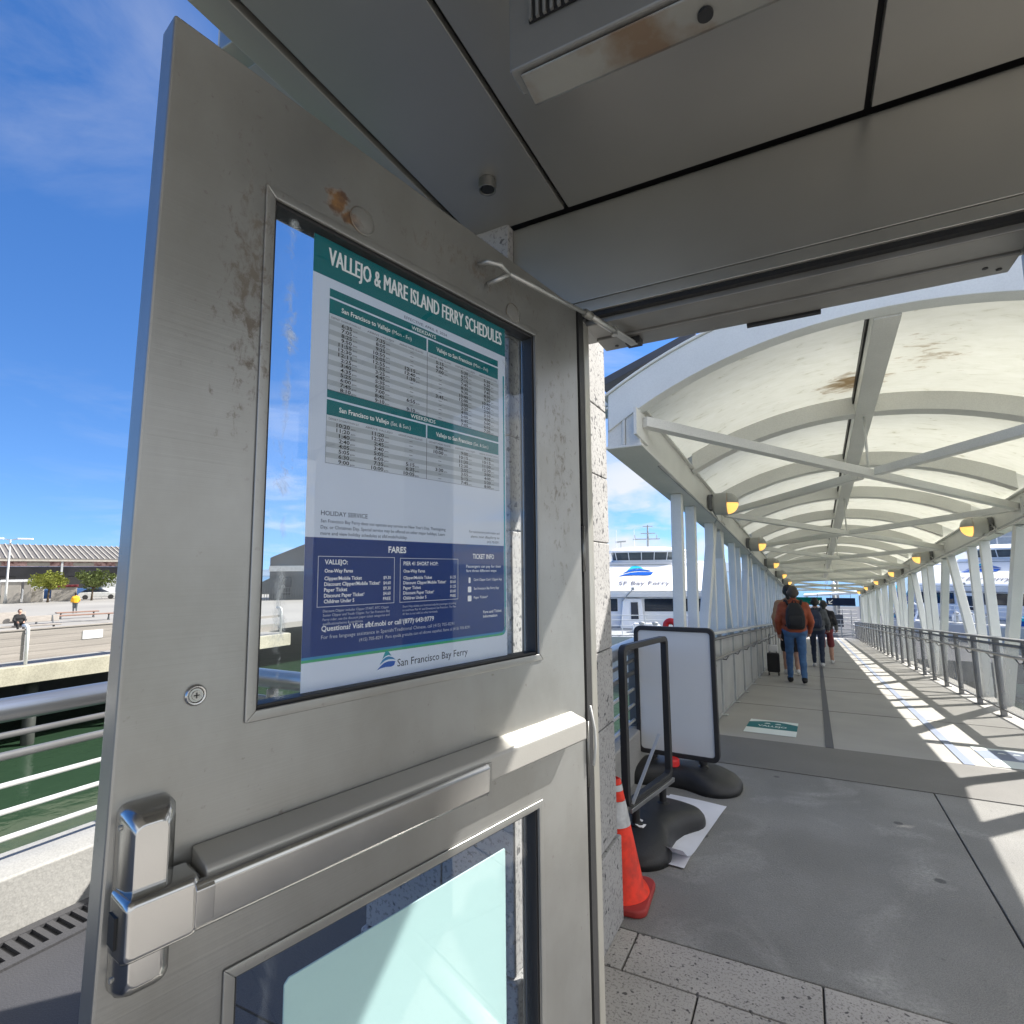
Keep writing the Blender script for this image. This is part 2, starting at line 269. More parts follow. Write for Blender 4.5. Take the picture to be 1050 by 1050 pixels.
def meshmat(name,col,tr):
    m=bpy.data.materials.new(name); m.use_nodes=True; t=m.node_tree; b=t.nodes['Principled BSDF']
    b.inputs['Base Color'].default_value=(*col,1); b.inputs['Roughness'].default_value=.6; b.inputs['Metallic'].default_value=.2
    c=N(t,'ShaderNodeTexCoord'); n=N(t,'ShaderNodeTexNoise'); n.inputs['Scale'].default_value=3; t.links.new(c.outputs['Object'],n.inputs['Vector'])
    t.links.new(ramp(t,n.outputs[0],[(.3,tuple(x*.9 for x in col)),(.7,tuple(x*1.08 for x in col))]),b.inputs['Base Color'])
    b.inputs['Alpha'].default_value=1-tr
    return m
M['meshL']=meshmat('fine_wire_mesh',(.46,.46,.44),.22); M['meshR']=meshmat('fine_wire_mesh_open',(.60,.60,.58),.66)
def glass(dust=1.):
    m=bpy.data.materials.new('window_glass'); m.use_nodes=True; t=m.node_tree; t.nodes.clear(); o=N(t,'ShaderNodeOutputMaterial')
    g=N(t,'ShaderNodeBsdfGlossy'); g.inputs['Roughness'].default_value=.0; tr=N(t,'ShaderNodeBsdfTransparent'); tr.inputs[0].default_value=(.98,.995,1,1)
    lw=N(t,'ShaderNodeLayerWeight'); lw.inputs[0].default_value=.5; fz=mathn(t,'MULTIPLY_ADD',mathn(t,'POWER',lw.outputs['Facing'],5.),.95); fz.node.inputs[2].default_value=.036; mx=N(t,'ShaderNodeMixShader')
    c=N(t,'ShaderNodeTexCoord'); sp=N(t,'ShaderNodeSeparateXYZ'); t.links.new(c.outputs['Object'],sp.inputs[0])
    # dusty smears near the left and right edges, real residue on the pane
    n=N(t,'ShaderNodeTexNoise'); n.inputs['Scale'].default_value=16; n.inputs['Detail'].default_value=8; n.inputs['Roughness'].default_value=.7; n.inputs['Distortion'].default_value=1.0
    mpp=N(t,'ShaderNodeMapping'); mpp.inputs['Scale'].default_value=(1.6,.8,1); t.links.new(c.outputs['Object'],mpp.inputs[0]); t.links.new(mpp.outputs[0],n.inputs['Vector'])
    def band(x,w): 
        return mathn(t,'SUBTRACT',1.,mathn(t,'DIVIDE',mathn(t,'ABSOLUTE',mathn(t,'SUBTRACT',sp.outputs[0],x)),w),True)
    bnd=mathn(t,'MAXIMUM',band(-.815,.028),mathn(t,'MULTIPLY',band(-.285,.03),.9))
    f=mathn(t,'MULTIPLY',mathn(t,'SUBTRACT',mathn(t,'ADD',mathn(t,'MULTIPLY',bnd,.26),n.outputs[0]),.70),4.5,True); f=mathn(t,'MULTIPLY',f,.55*dust)
    f=mathn(t,'ADD',f,.006)
    df=N(t,'ShaderNodeBsdfDiffuse'); df.inputs[0].default_value=(.75,.8,.82,1); m2=N(t,'ShaderNodeMixShader')
    t.links.new(fz,mx.inputs[0]); t.links.new(tr.outputs[0],mx.inputs[1]); t.links.new(g.outputs[0],mx.inputs[2])
    t.links.new(f,m2.inputs[0]); t.links.new(mx.outputs[0],m2.inputs[1]); t.links.new(df.outputs[0],m2.inputs[2]); t.links.new(m2.outputs[0],o.inputs[0])
    return m
M['glass']=glass(); M['glasslow']=glass(.12)
def clear():
    m=bpy.data.materials.new('clear_plastic'); m.use_nodes=True; b=m.node_tree.nodes['Principled BSDF']
    b.inputs['Base Color'].default_value=(.34,.33,.30,1); b.inputs['Roughness'].default_value=.15; b.inputs['Alpha'].default_value=.30; return m
M['clear']=clear()
def water():
    m=bpy.data.materials.new('green_bay_water'); m.use_nodes=True; t=m.node_tree; b=t.nodes['Principled BSDF']
    b.inputs['Base Color'].default_value=(.022,.046,.026,1); b.inputs['Roughness'].default_value=.10; b.inputs['IOR'].default_value=1.33
    c=N(t,'ShaderNodeTexCoord'); n=N(t,'ShaderNodeTexNoise'); n.inputs['Scale'].default_value=1.1; n.inputs['Detail'].default_value=6; t.links.new(c.outputs['Object'],n.inputs['Vector'])
    bu=N(t,'ShaderNodeBump'); bu.inputs['Strength'].default_value=.3; bu.inputs['Distance'].default_value=.10
    t.links.new(n.outputs[0],bu.inputs['Height']); t.links.new(bu.outputs[0],b.inputs['Normal']); return m
M['water']=water()

# ------------------------------------------------------------------ mesh builder
class MB:
    def __init__(s): s.v=[]; s.f=[]; s.m=[]; s.mi=0
    def add(s,vs,fs):
        o=len(s.v); s.v+= [tuple(x) for x in vs]; s.f+=[tuple(i+o for i in q) for q in fs]; s.m+=[s.mi]*len(fs); return s
    def box(s,x0,x1,y0,y1,z0,z1):
        return s.add([(x0,y0,z0),(x1,y0,z0),(x1,y1,z0),(x0,y1,z0),(x0,y0,z1),(x1,y0,z1),(x1,y1,z1),(x0,y1,z1)],
          [(0,3,2,1),(4,5,6,7),(0,1,5,4),(1,2,6,5),(2,3,7,6),(3,0,4,7)])
    def hexa(s,b,t):   # two quads
        return s.add(list(b)+list(t),[(0,3,2,1),(4,5,6,7),(0,1,5,4),(1,2,6,5),(2,3,7,6),(3,0,4,7)])
    def prism(s,poly,d,axis=2):   # poly of 2d points extruded d=(a,b) along axis
        n=len(poly)
        def P(p,h):
            if axis==2: return (p[0],p[1],h)
            if axis==1: return (p[0],h,p[1])
            return (h,p[0],p[1])
        vs=[P(p,d[0]) for p in poly]+[P(p,d[1]) for p in poly]
        fs=[tuple(range(n))[::-1],tuple(range(n,2*n))]+[(i,(i+1)%n,n+(i+1)%n,n+i) for i in range(n)]
        return s.add(vs,fs)
    def bar(s,p0,p1,w,h,upv=(0,0,1)):
        p0=Vector(p0);p1=Vector(p1); d=(p1-p0).normalized(); u=Vector(upv)
        if abs(d.dot(u))>.98: u=Vector((0,1,0))
        a=d.cross(u).normalized(); b=a.cross(d).normalized(); q=[]
        for p in (p0,p1):
            for i,j in ((-1,-1),(1,-1),(1,1),(-1,1)): q.append(p+a*(w/2*i)+b*(h/2*j))
        return s.hexa(q[:4],q[4:])
    def tube(s,pts,r,n=10,cap=True):
        pts=[Vector(p) for p in pts]; rs=r if isinstance(r,(list,tuple)) else [r]*len(pts)
        rings=[]; pa=None
        for i,p in enumerate(pts):
            d=(pts[min(i+1,len(pts)-1)]-pts[max(i-1,0)]).normalized()
            if pa is None: a=d.orthogonal().normalized()
            else:
                a=(pa-d*pa.dot(d)); a=a.normalized() if a.length>1e-6 else d.orthogonal().normalized()
            pa=a; b=d.cross(a)
            rings.append([p+(a*math.cos(2*math.pi*k/n)+b*math.sin(2*math.pi*k/n))*rs[i] for k in range(n)])
        vs=[x for q in rings for x in q]; fs=[]
        for i in range(len(pts)-1):
            for k in range(n): fs.append((i*n+k,i*n+(k+1)%n,(i+1)*n+(k+1)%n,(i+1)*n+k))
        if cap: fs.append(tuple(range(n))[::-1]); fs.append(tuple(range((len(pts)-1)*n,len(pts)*n)))
        return s.add(vs,fs)
    def lathe(s,prof,n=24,c=(0,0,0),ax='z',a0=0,a1=360):
        full=abs(a1-a0)>=359.9; k=n if full else n+1; vs=[]; fs=[]
        for (r,h) in prof:
            for i in range(k):
                t=R(a0+(a1-a0)*i/n); x,y=r*math.cos(t),r*math.sin(t)
                p=(x,y,h) if ax=='z' else ((h,x,y) if ax=='x' else (x,h,y))
                vs.append((p[0]+c[0],p[1]+c[1],p[2]+c[2]))
        for j in range(len(prof)-1):
            for i in range(n):
                i2=(i+1)%k
                fs.append((j*k+i,j*k+i2,(j+1)*k+i2,(j+1)*k+i))
        return s.add(vs,fs)
    def loft(s,secs,cap=True,closed=True):
        n=len(secs[0]); vs=[p for q in secs for p in q]; fs=[]
        for j in range(len(secs)-1):
            for i in range(n if closed else n-1): fs.append((j*n+i,j*n+(i+1)%n,(j+1)*n+(i+1)%n,(j+1)*n+i))
        if cap: fs.append(tuple(range(n))[::-1]); fs.append(tuple(range((len(secs)-1)*n,len(secs)*n)))
        return s.add(vs,fs)
    def quad(s,a,b,c,d): return s.add([a,b,c,d],[(0,1,2,3)])
    def xf(s,mx):
        s.v=[tuple(mx@Vector(p)) for p in s.v]; return s
    def obj(s,name,m,parent=None,bevel=0,smooth=False,seg=2,fix=True):
        me=bpy.data.meshes.new(name); me.from_pydata(s.v,[],s.f)
        ms=m if isinstance(m,(list,tuple)) else [m]
        for q in ms: me.materials.append(q)
        if len(ms)>1: me.polygons.foreach_set('material_index',s.m)
        if fix:
            bm=bmesh.new(); bm.from_mesh(me); bmesh.ops.recalc_face_normals(bm,faces=bm.faces); bm.to_mesh(me); bm.free()
        if smooth: me.shade_smooth()
        o=bpy.data.objects.new(name,me); COL.objects.link(o)
        if parent: o.parent=parent
        if bevel:
            bv=o.modifiers.new('bevel','BEVEL'); bv.width=bevel; bv.segments=seg; bv.limit_method='ANGLE'; bv.angle_limit=R(35)
            me.shade_smooth()
            wn=o.modifiers.new('wn','WEIGHTED_NORMAL'); wn.keep_sharp=True
        elif smooth:
            pass
        me.update()
        return o
def tag(o,label,cat,group=None,kind=None):
    if label: o['label']=label
    if cat: o['category']=cat
    if group: o['group']=group
    if kind: o['kind']=kind
    return o
def thing(name,label,cat,loc=(0,0,0),rz=0,mw=None,group=None):
    e=bpy.data.objects.new(name,None); COL.objects.link(e); e.empty_display_size=.1
    if mw is not None: e.matrix_world=mw
    else: e.matrix_world=Matrix.Translation(loc)@Matrix.Rotation(rz,4,'Z')
    return tag(e,label,cat,group)
def structure(o): o['kind']='structure'; return o
def copy_tree(o,parent=None):
    c=o.copy(); COL.objects.link(c)
    if parent: c.parent=parent
    for ch in list(o.children): copy_tree(ch,c)
    return c
def rrect(w,h,r,n=5,cx=0,cy=0):
    p=[]
    for (sx_,sy_,a) in ((1,1,0),(-1,1,90),(-1,-1,180),(1,-1,270)):
        for i in range(n+1):
            t=R(a+90*i/n); p.append((cx+sx_*(w/2-r)+r*math.cos(t),cy+sy_*(h/2-r)+r*math.sin(t)))
    return p
_tc={}
def text_geo(body,size,sx=1.,bold=0.,align='LEFT',shear=0.):
    cu=bpy.data.curves.new('txt','FONT'); cu.body=body; cu.size=size; cu.align_x=align; cu.offset=bold*size; cu.resolution_u=2; cu.shear=shear
    ob=bpy.data.objects.new('txt',cu); COL.objects.link(ob)
    dg=bpy.context.evaluated_depsgraph_get(); me=bpy.data.meshes.new_from_object(ob.evaluated_get(dg))
    vs=[(v.co.x*sx,v.co.y,v.co.z) for v in me.vertices]; fs=[tuple(p.vertices) for p in me.polygons]
    bpy.data.objects.remove(ob); bpy.data.curves.remove(cu); bpy.data.meshes.remove(me)
    return vs,fs
def text(mb,body,x,y,z,size,width=None,sx=1.,bold=0.,align='LEFT',shear=0.):
    """size = cap height; width forces the run length"""
    vs,fs=text_geo(body,size/.729,1.,bold,'LEFT',shear)
    if not vs: return
    x0=min(v[0] for v in vs); x1=max(v[0] for v in vs)
    k=(width/(x1-x0)) if width else sx
    w=(x1-x0)*k; off=x-(0 if align=='LEFT' else w/2 if align=='CENTER' else w)
    mb.add([((v[0]-x0)*k+off,v[1]+y,z) for v in vs],fs)

# ------------------------------------------------------------------ frames
TH=R(12); DD=Vector((math.sin(TH),math.cos(TH),0)); DN=Vector((math.cos(TH),-math.sin(TH),0)); HJ=Vector((-.509,1.38,0))
DOORM=Matrix(((DD.x,0,DN.x,HJ.x),(DD.y,0,DN.y,HJ.y),(0,1,0,0),(0,0,0,1)))    # local x toward hinge, y up, z toward the room
GY=R(.8); g=Vector((math.sin(GY),math.cos(GY),-.074)).normalized(); gr=Vector((math.cos(GY),-math.sin(GY),0)); gu=gr.cross(g)
GM=Matrix(((gr.x,g.x,gu.x,0),(gr.y,g.y,gu.y,4.8),(gr.z,g.z,gu.z,0),(0,0,0,1)))
def GP(x,y,z=0): return GM@Vector((x,y,z))
# ------------------------------------------------------------------ ground, water, far land
WZ=-4.6
b=MB(); b.quad((-4000,-4000,WZ),(4000,-4000,WZ),(4000,4000,WZ),(-4000,4000,WZ)); structure(b.obj('water',M['water']))
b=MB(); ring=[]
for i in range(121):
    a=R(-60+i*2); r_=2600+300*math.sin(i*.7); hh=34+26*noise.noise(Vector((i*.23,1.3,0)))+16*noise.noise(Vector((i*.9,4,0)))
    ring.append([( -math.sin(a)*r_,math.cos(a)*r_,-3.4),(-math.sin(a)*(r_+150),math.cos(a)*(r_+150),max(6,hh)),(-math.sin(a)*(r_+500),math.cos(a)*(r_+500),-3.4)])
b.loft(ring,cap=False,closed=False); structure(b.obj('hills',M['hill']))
# paving: granite setts under the shelter, dark slabs outside
def pavers(name,x0,x1,y0,y1,dx,dy,m,gap=.006,off=.37,edge=None,mb=None):
    q=MB(); y=y0; k=0
    rows=[]
    while y<y1-.01: rows.append((y,min(y+dy,y1))); y+=dy
    for (ya,yb) in rows:
        x=x0-(k*off%1)*dx; k+=1
        while x<x1-.001:
            xa,xb=max(x,x0),min(x+dx,x1)
            if xb-xa>.02: q.box(xa+gap/2,xb-gap/2,ya+gap/2,yb-gap/2,-.06,0.0)
            x+=dx
    return structure(q.obj(name,m,bevel=.0025,seg=1))
q=MB()
xs=[-.93,-.02-.63,-.02,.61,1.24,1.87,2.5,3.2]
for a,c in zip(xs[:-1],xs[1:]): q.box(a+.003,c-.003,2.063,2.288,-.06,0)
for r,(ya,yb) in enumerate([(1.5,2.057),(.94,1.494),(.38,.934),(-.18,.374),(-.74,-.186),(-1.3,-.746),(-1.86,-1.306),(-2.42,-1.866),(-2.98,-2.426)]):
    x=-1.45-(.41*(r%2)) + .02
    xx=[-.93]+[v for v in [x+.83*i+(0.21) for i in range(1,8)] if -.9<v<3.1]+[3.2]
    for a,c in zip(xx[:-1],xx[1:]): q.box(a+.003,c-.003,ya,yb,-.06,0)
structure(q.obj('paving',M['granfloor'],bevel=.003,seg=1))
pavers('paving_outside',-2.62,-.94,-3,2.3,.84,.62,M['pavedk'])
q=MB(); q.box(-2.87,3.3,-3.2,2.3,-.4,-.012); structure(q.obj('paving_bed',M['black']))
q=MB(); q.box(-1.20,.646,2.294,4.47,-.4,0.0); q.box(.652,3.3,2.294,4.47,-.4,0.0); structure(q.obj('concrete_floor',M['concrete'],bevel=.004,seg=1))
q=MB(); q.box(-1.0,3.28,2.28,4.46,-.42,-.02); structure(q.obj('floor_joint_fill',M['black']))
q=MB(); q.box(-3.15,14,-16,-3.0,-.4,-.004); q.box(3.31,14,-3.0,.6,-.4,-.004); structure(q.obj('plaza',M['kerb']))
q=MB(); q.box(-3.15,14,-16,.6,-1.0,-.41); q.box(-3.15,3.3,.6,4.46,-1.0,-.411); structure(q.obj('wharf_slab',M['kerb']))
# drain channel
d=thing('drain_grate','slotted black drain channel set in the dark paving beside the concrete kerb','drain',(-2.745,0,0))
q=MB(); q.box(-.11,.11,-3,2.2,-.05,-.016); q.obj('channel',M['black'],d)
q=MB(); q.box(-.115,-.07,-3,2.2,-.04,.002); q.box(.07,.115,-3,2.2,-.04,.002)
y=-1.2
while y<2.2: q.box(-.07,.07,y,y+.022,-.03,0.0); y+=.045
q.obj('bars',M['pavedk'],d)
# kerb walls
k=thing('kerb_wall','pale concrete kerb along the water edge under the bar railing','kerb',(-3.01,0,0))
q=MB(); q.box(-.14,.14,-3.2,2.24,-.4,.215); q.obj('kerb_body',M['kerb'],k,bevel=.012)
k=thing('kerb_wall','short concrete kerb behind the two sign boards under steel bars','kerb',(-1.14,0,0))
q=MB(); q.box(-.07,.07,2.36,4.4,-.4,.30); q.obj('kerb_body',M['kerb'],k,bevel=.012)
def bar_railing(label,p0,p1,zt,kerb):
    zt-=.02
    p0=Vector(p0);p1=Vector(p1); L=(p1-p0).length; a=math.atan2(p1.y-p0.y,p1.x-p0.x)
    t=thing('bar_railing',label,'railing',(p0.x,p0.y,0),a)
    q=MB(); q.tube([(0,0,zt),(L,0,zt)],.050,20); q.obj('handrail',M['tube'],t,smooth=True)
    q=MB(); q.tube([(0,0,zt-.105),(L,0,zt-.105)],.014,10); q.obj('upper_bar',M['railmetal'],t,smooth=True)
    q=MB(); q.tube([(0,0,zt-.19),(L,0,zt-.19)],.018,10); q.obj('upper_bar',M['railmetal'],t,smooth=True)
    z=zt-.31
    while z>kerb+.03:
        q=MB(); q.tube([(0,0,z),(L,0,z)],.0115,10); q.obj('bar',M['raillight'],t,smooth=True); z-=.108
    x=.35 if L>1 else L/2
    while x<L:
        q=MB(); q.box(x-.008,x+.008,-.035,.035,kerb-.01,zt-.05); q.box(x-.05,x+.05,-.06,.06,kerb-.005,kerb+.012); q.obj('post',M['steel_dk'],t,bevel=.003); x+=1.35
    return t
bar_railing('long stainless bar railing on the kerb left of the open door',(-3.01,2.16,0),(-3.01,-3.1,0),.865,.215)
bar_railing('stainless bar railing seen through the left edge of the upper door glass',(-2.95,2.16,0),(-1.20,2.16,0),.855,.0)
bar_railing('short stainless bar railing between the stone pillar and the sign boards',(-1.14,2.40,0),(-1.14,4.35,0),.88,.30)

# ------------------------------------------------------------------ shelter
sh=thing('shelter','dark grey metal panelled terminal shelter roof and doorway head above the open door','shelter',(0,1.45,0))
def shp(name,m,*boxes,bevel=.0,**k):
    q=MB()
    for bx in boxes: q.box(bx[0],bx[1],bx[2]-1.45,bx[3]-1.45,bx[4],bx[5])
    return q.obj(name,m,sh,bevel=bevel,**k)
CZ=2.455
gx=.006
for (xa,xb,ya,yb) in ((-.862,-.556,-1.4,1.425),(-.544,.188,-1.4,1.425),(.202,1.1,-1.4,1.425),(1.112,2.0,-1.4,1.425)):
    shp('ceiling_panel',M['panel'],(xa,xb,ya,yb,CZ,CZ+.02),bevel=.002,seg=1)
shp('ceiling_void',M['black'],(-.90,2.02,-1.42,1.595,CZ+.022,CZ+.04))
shp('edge_beam',M['fascia'],(-.945,-.876,-1.45,1.40,CZ-.004,2.72),bevel=.003,seg=1)
shp('roof',M['roofslab'],(-.943,2.06,-1.45,2.33,2.722,2.80),(-.70,2.04,1.60,2.325,2.60,2.72),(2.025,2.058,-1.44,1.59,2.45,2.72),bevel=.004,seg=1)
shp('fascia_panel',M['fascia'],(-.735,2.0,1.44,1.46,2.168,CZ-.003),bevel=.003,seg=1)
shp('head_trim',M['fascia'],(-.54,2.0,1.437,1.47,2.132,2.165),bevel=.002,seg=1)
shp('head_slot',M['black'],(-.52,.52,1.445,1.51,2.118,2.131))
shp('door_head',M['unit'],(-.515,.475,1.465,1.56,2.102,2.13),(-.515,.475,1.563,1.655,2.096,2.13),bevel=.003,seg=1)
shp('door_head_core',M['steel_dk'],(-.70,2.0,1.475,1.66,2.134,2.59))
shp('strike_plate',M['black'],(-.10,.085,1.655,1.672,2.090,2.112))
for x in (-.47,-.43,.42,.45):
    q=MB(); q.lathe([(.0001,2.0945),(.006,2.0945),(.006,2.097)],12,(x,1.625-1.45-(.02 if abs(x)<.44 else 0),0)); q.obj('screw',M['black'],sh)
# left jamb, gasket, right jamb
shp('jamb',M['fascia'],(-.545,-.507,1.428,1.468,0.0,2.10),bevel=.002,seg=1)
shp('jamb_gasket',M['rubber'],(-.537,-.5085,1.390,1.427,0.0,2.12))
shp('jamb_core',M['steel_dk'],(-.70,-.546,1.412,1.46,0.0,2.16))
shp('jamb',M['fascia'],(.50,.56,1.412,1.655,0.0,2.13),bevel=.002,seg=1)
shp('side_wall',M['panel'],(.56,1.75,1.47,1.62,0.0,2.13),bevel=.002,seg=1)
shp('threshold',M['steel_dk'],(-.507,.50,1.40,1.47,0.0,.012),bevel=.004,seg=1)
# bits beyond the eave: gutter bracket
shp('gutter_bracket',M['fascia'],(-1.03,-.946,.66,.72,2.50,2.72),bevel=.004,seg=1)
shp('gutter',M['roofslab'],(-1.10,-1.03,.70,1.30,2.56,2.66),bevel=.006,seg=1)
# stone pillar
p=thing('stone_pillar','grey split faced granite pillar behind the door hinge','pillar',(-.95,1.86,0))
zs=[0,.33,.78,1.08,1.52,1.80,2.10,2.46]
q=MB()
for i,(a,c) in enumerate(zip(zs[:-1],zs[1:])):
    a0=a+.003 if i else .33*0
    q.box(-.02,.215,-.45,.47,a+.0015,c-.0015) if i else None
    if i: q.box(-.30,-.023,-.45,.47,a+.0015,c-.0015)
q.obj('stone_block',M['granite'],p,bevel=.004,seg=1)
q=MB(); q.box(-.29,.208,-.44,.46,0,2.45); q.obj('mortar_core',M['black'],p)
q=MB(); q.box(-.31,.228,-.46,.482,0.0,.327); q.obj('base_slab',M['granite'],p,bevel=.005)
# ceiling sensor
s=thing('ceiling_sensor','small round sensor can on the ceiling panel above the door','sensor',(-.695,1.215,CZ))
q=MB(); q.lathe([(.0001,-.005),(.017,-.005),(.019,-.028),(.024,-.030),(.024,0),(.0001,0)],28); q.obj('can',M['steel_dk'],s,smooth=False,bevel=.0015)
q=MB(); q.lathe([(.0001,-.027),(.0165,-.027)],24); q.obj('eye',M['black'],s)
# heater unit
u_=thing('ceiling_heater','rust streaked steel air heater box with a slotted grille hanging from the ceiling','heater',(.33,.66,0))
q=MB(); q.box(-.67,.70,0,.048,2.130,CZ-.001); q.obj('housing',M['unit'],u_,bevel=.004)
q=MB()
q.prism([(0.008,2.124),(.056,2.117),(.064,2.122),(.070,2.135),(.078,2.20),(.090,2.33),(.115,2.44),(.05,2.44),(.05,2.128),(.008,2.128)],(-.655,.69),0)
q.obj('bottom_tray',M['unitrust'],u_,bevel=.003)
q=MB(); q.box(-.635,.63,-.004,-.001,2.19,2.42); q.obj('grille_recess',M['black'],u_)
q=MB(); x=-.633
while x<.62: q.box(x,x+.0045,-.009,-.0045,2.19,2.42); x+=.011
q.obj('grille',M['unit'],u_)
q=MB(); q.lathe([(.0001,2.1165),(.010,2.1165),(.010,2.125)],16,(-.40,.035,0)); q.obj('knockout_hole',M['black'],u_)

# ------------------------------------------------------------------ door
do=thing('open_door','weathered stainless steel door standing open with two glass panels and a push bar','door',mw=DOORM)
TK=-.045
# openings (x0,x1,y0,y1)
UO=(-.858,-.196,1.211,1.977); LO=(-.872,-.205,.28,.881)
def leafx(y,side): return (-1.041+.0355*(y/2.15)) if side==0 else -.002
q=MB()
def slab(pts): q.prism(pts,(TK,0.0))
T0,T1=2.166,2.121
topat=lambda x: T1+(T0-T1)*min(1,(-x)/1.0)
slab([(leafx(0.012,0),.012),(LO[0],.012),(LO[0],LO[2]),(LO[0],LO[3]),(LO[0],UO[2]),(UO[0],UO[2]),(UO[0],UO[3]),(UO[0],topat(UO[0])),(leafx(2.166,0),T0)])
slab([(UO[1],.012),(-.002,.012),(-.002,T1),(UO[1],topat(UO[1])),(UO[1],UO[3]),(UO[1],UO[2]),(UO[1],LO[3]),(UO[1],LO[2])])
slab([(UO[0],UO[3]),(UO[1],UO[3]),(UO[1],topat(UO[1])),(UO[0],topat(UO[0]))])
slab([(LO[0],LO[3]),(LO[1],LO[3]),(UO[1],LO[3]),(UO[1],UO[2]),(UO[0],UO[2]),(LO[0],UO[2])])
slab([(LO[0],.012),(LO[1],.012),(UO[1],.012),(UO[1],LO[2]),(LO[1],LO[2]),(LO[0],LO[2])])
slab([(LO[1],LO[2]),(UO[1],LO[2]),(UO[1],LO[3]),(LO[1],LO[3])])
bm=bmesh.new(); me=bpy.data.meshes.new('leaf'); me.from_pydata(q.v,[],q.f); bm.from_mesh(me)
bmesh.ops.remove_doubles(bm,verts=bm.verts,dist=.0003)
# drop interior walls (faces doubled between slabs)
seen={}
for f in bm.faces: seen.setdefault(tuple(sorted(v.index for v in f.verts)),[]).append(f)
bad=[f for fs in seen.values() if len(fs)>1 for f in fs]; bmesh.ops.delete(bm,geom=bad,context='FACES')
bmesh.ops.recalc_face_normals(bm,faces=bm.faces); bm.to_mesh(me); bm.free(); me.materials.append(M['door'])
lf=bpy.data.objects.new('leaf',me); COL.objects.link(lf); lf.parent=do
bv=lf.modifiers.new('bevel','BEVEL'); bv.width=.0035; bv.segments=2; bv.limit_method='ANGLE'; bv.angle_limit=R(40)
def frame(o,w,z0,z1,name,m,bev=.002):
    x0,x1,y0,y1=o; q=MB()
    q.prism([(x0,y0),(x1,y0),(x1-w,y0+w),(x0+w,y0+w)],(z0,z1)); q.prism([(x0,y1),(x0+w,y1-w),(x1-w,y1-w),(x1,y1)],(z0,z1))
    q.prism([(x0,y0),(x0+w,y0+w),(x0+w,y1-w),(x0,y1)],(z0,z1)); q.prism([(x1,y0),(x1,y1),(x1-w,y1-w),(x1-w,y0+w)],(z0,z1))
    return q.obj(name,m,do,bevel=bev,seg=1)
def grow(o,d): return (o[0]-d,o[1]+d,o[2]-d,o[3]+d)
frame(grow(UO,.013),.015,.0006,.0045,'glazing_bead',M['door'],.0015); frame(grow(LO,.013),.015,.0006,.0045,'glazing_bead',M['door'],.0015)
for o in (UO,LO):
    frame(grow(o,-.0005),.007,-.034,-.003,'glass_gasket',M['rubber'],.001)
    gq=MB(); gq.box(o[0]+.003,o[1]-.003,o[2]+.003,o[3]-.003,-.0195,-.0155); gq.obj('glass_pane',M['glass'] if o is UO else M['glasslow'],do)
# outside bead so that the back reads as a door too
frame(grow(UO,.013),.015,TK-.004,TK-.0006,'glazing_bead',M['door'],.0015); frame(grow(LO,.013),.015,TK-.004,TK-.0006,'glazing_bead',M['door'],.0015)
# push bar
pb=MB(); pb.prism([(1.000,.0),(1.000,.040),(1.005,.046),(1.046,.046),(1.052,.040),(1.062,.004),(1.062,.0)],(-.93,-.072),0)
# prism axis 0: poly=(y,z)
pbar=pb.obj('push_bar',M['barsteel'],do,bevel=.0025)
q=MB(); q.prism([(.988,.012),(.984,.049),(.991,.057),(1.036,.059),(1.042,.054),(1.042,.0455),(.999,.0455),(.999,.012)],(-.946,-.430),0); q.obj('push_pad',M['polish'],pbar,bevel=.003)
q=MB(); q.prism([(.9875,.049),(.9935,.0585),(1.034,.0605),(1.041,.0545)],(-.946,-.925),0); q.obj('pad_cap',M['polish'],pbar,bevel=.001)
q=MB(); q.prism([(.982,.0465),(.982,.050),(1.040,.050),(1.040,.0465)],(-.4295,-.416),0); q.obj('pad_end',M['door'],pbar,bevel=.001)
# latch housing: tapered casting with a fat middle
def rr(cx_,cy_,w,h,r,z): return [(x,y,z) for x,y in rrect(w,h,r,4,cx_,cy_)]
HX=-.985
q=MB(); q.loft([rr(HX,1.034,.058,.205,.012,.0),rr(HX,1.034,.056,.203,.012,.016),rr(HX-.001,1.034,.048,.190,.012,.031),rr(HX-.003,1.034,.034,.170,.010,.039)],cap=True)
hs_=q.obj('latch_housing',M['polish'],do,bevel=.004,seg=3)
q=MB(); q.loft([rr(HX+.008,1.015,.082,.070,.006,.008),rr(HX+.008,1.015,.080,.068,.008,.046),rr(HX+.007,1.015,.072,.058,.008,.055)],cap=True); q.obj('housing_collar',M['polish'],hs_,bevel=.004,seg=3)
q=MB(); q.box(HX-.0345,HX-.0315,.995,1.028,.014,.034); q.obj('latch_slot',M['black'],hs_)
for yy in (.955,1.115):
    q=MB(); q.lathe([(.0001,-.0300),(.003,-.0300),(.003,-.026)],10,(HX,yy,.014),'x'); q.obj('housing_screw',M['steel'],hs_)
# cross head screw in a round rose
q=MB(); q.lathe([(.0001,.0),(.0135,.0),(.0135,.0025),(.0115,.005),(.0095,.0045),(.0085,.0025),(.0001,.0028)],28,(-.935,1.247,0)); sc=q.obj('screw_rose',M['polish'],do,bevel=.0004)
q=MB(); q.lathe([(.0001,.0046),(.0055,.0046),(.006,.0025)],20,(-.935,1.247,0)); sh2=q.obj('screw_head',M['steel'],sc)
q=MB(); q.box(-.9385,-.9315,1.2463,1.2477,.0047,.0051); q.box(-.9357,-.9343,1.2435,1.2505,.0048,.0052); q.obj('screw_cross',M['black'],sh2) if False else q.obj('screw_cross',M['black'],sc)
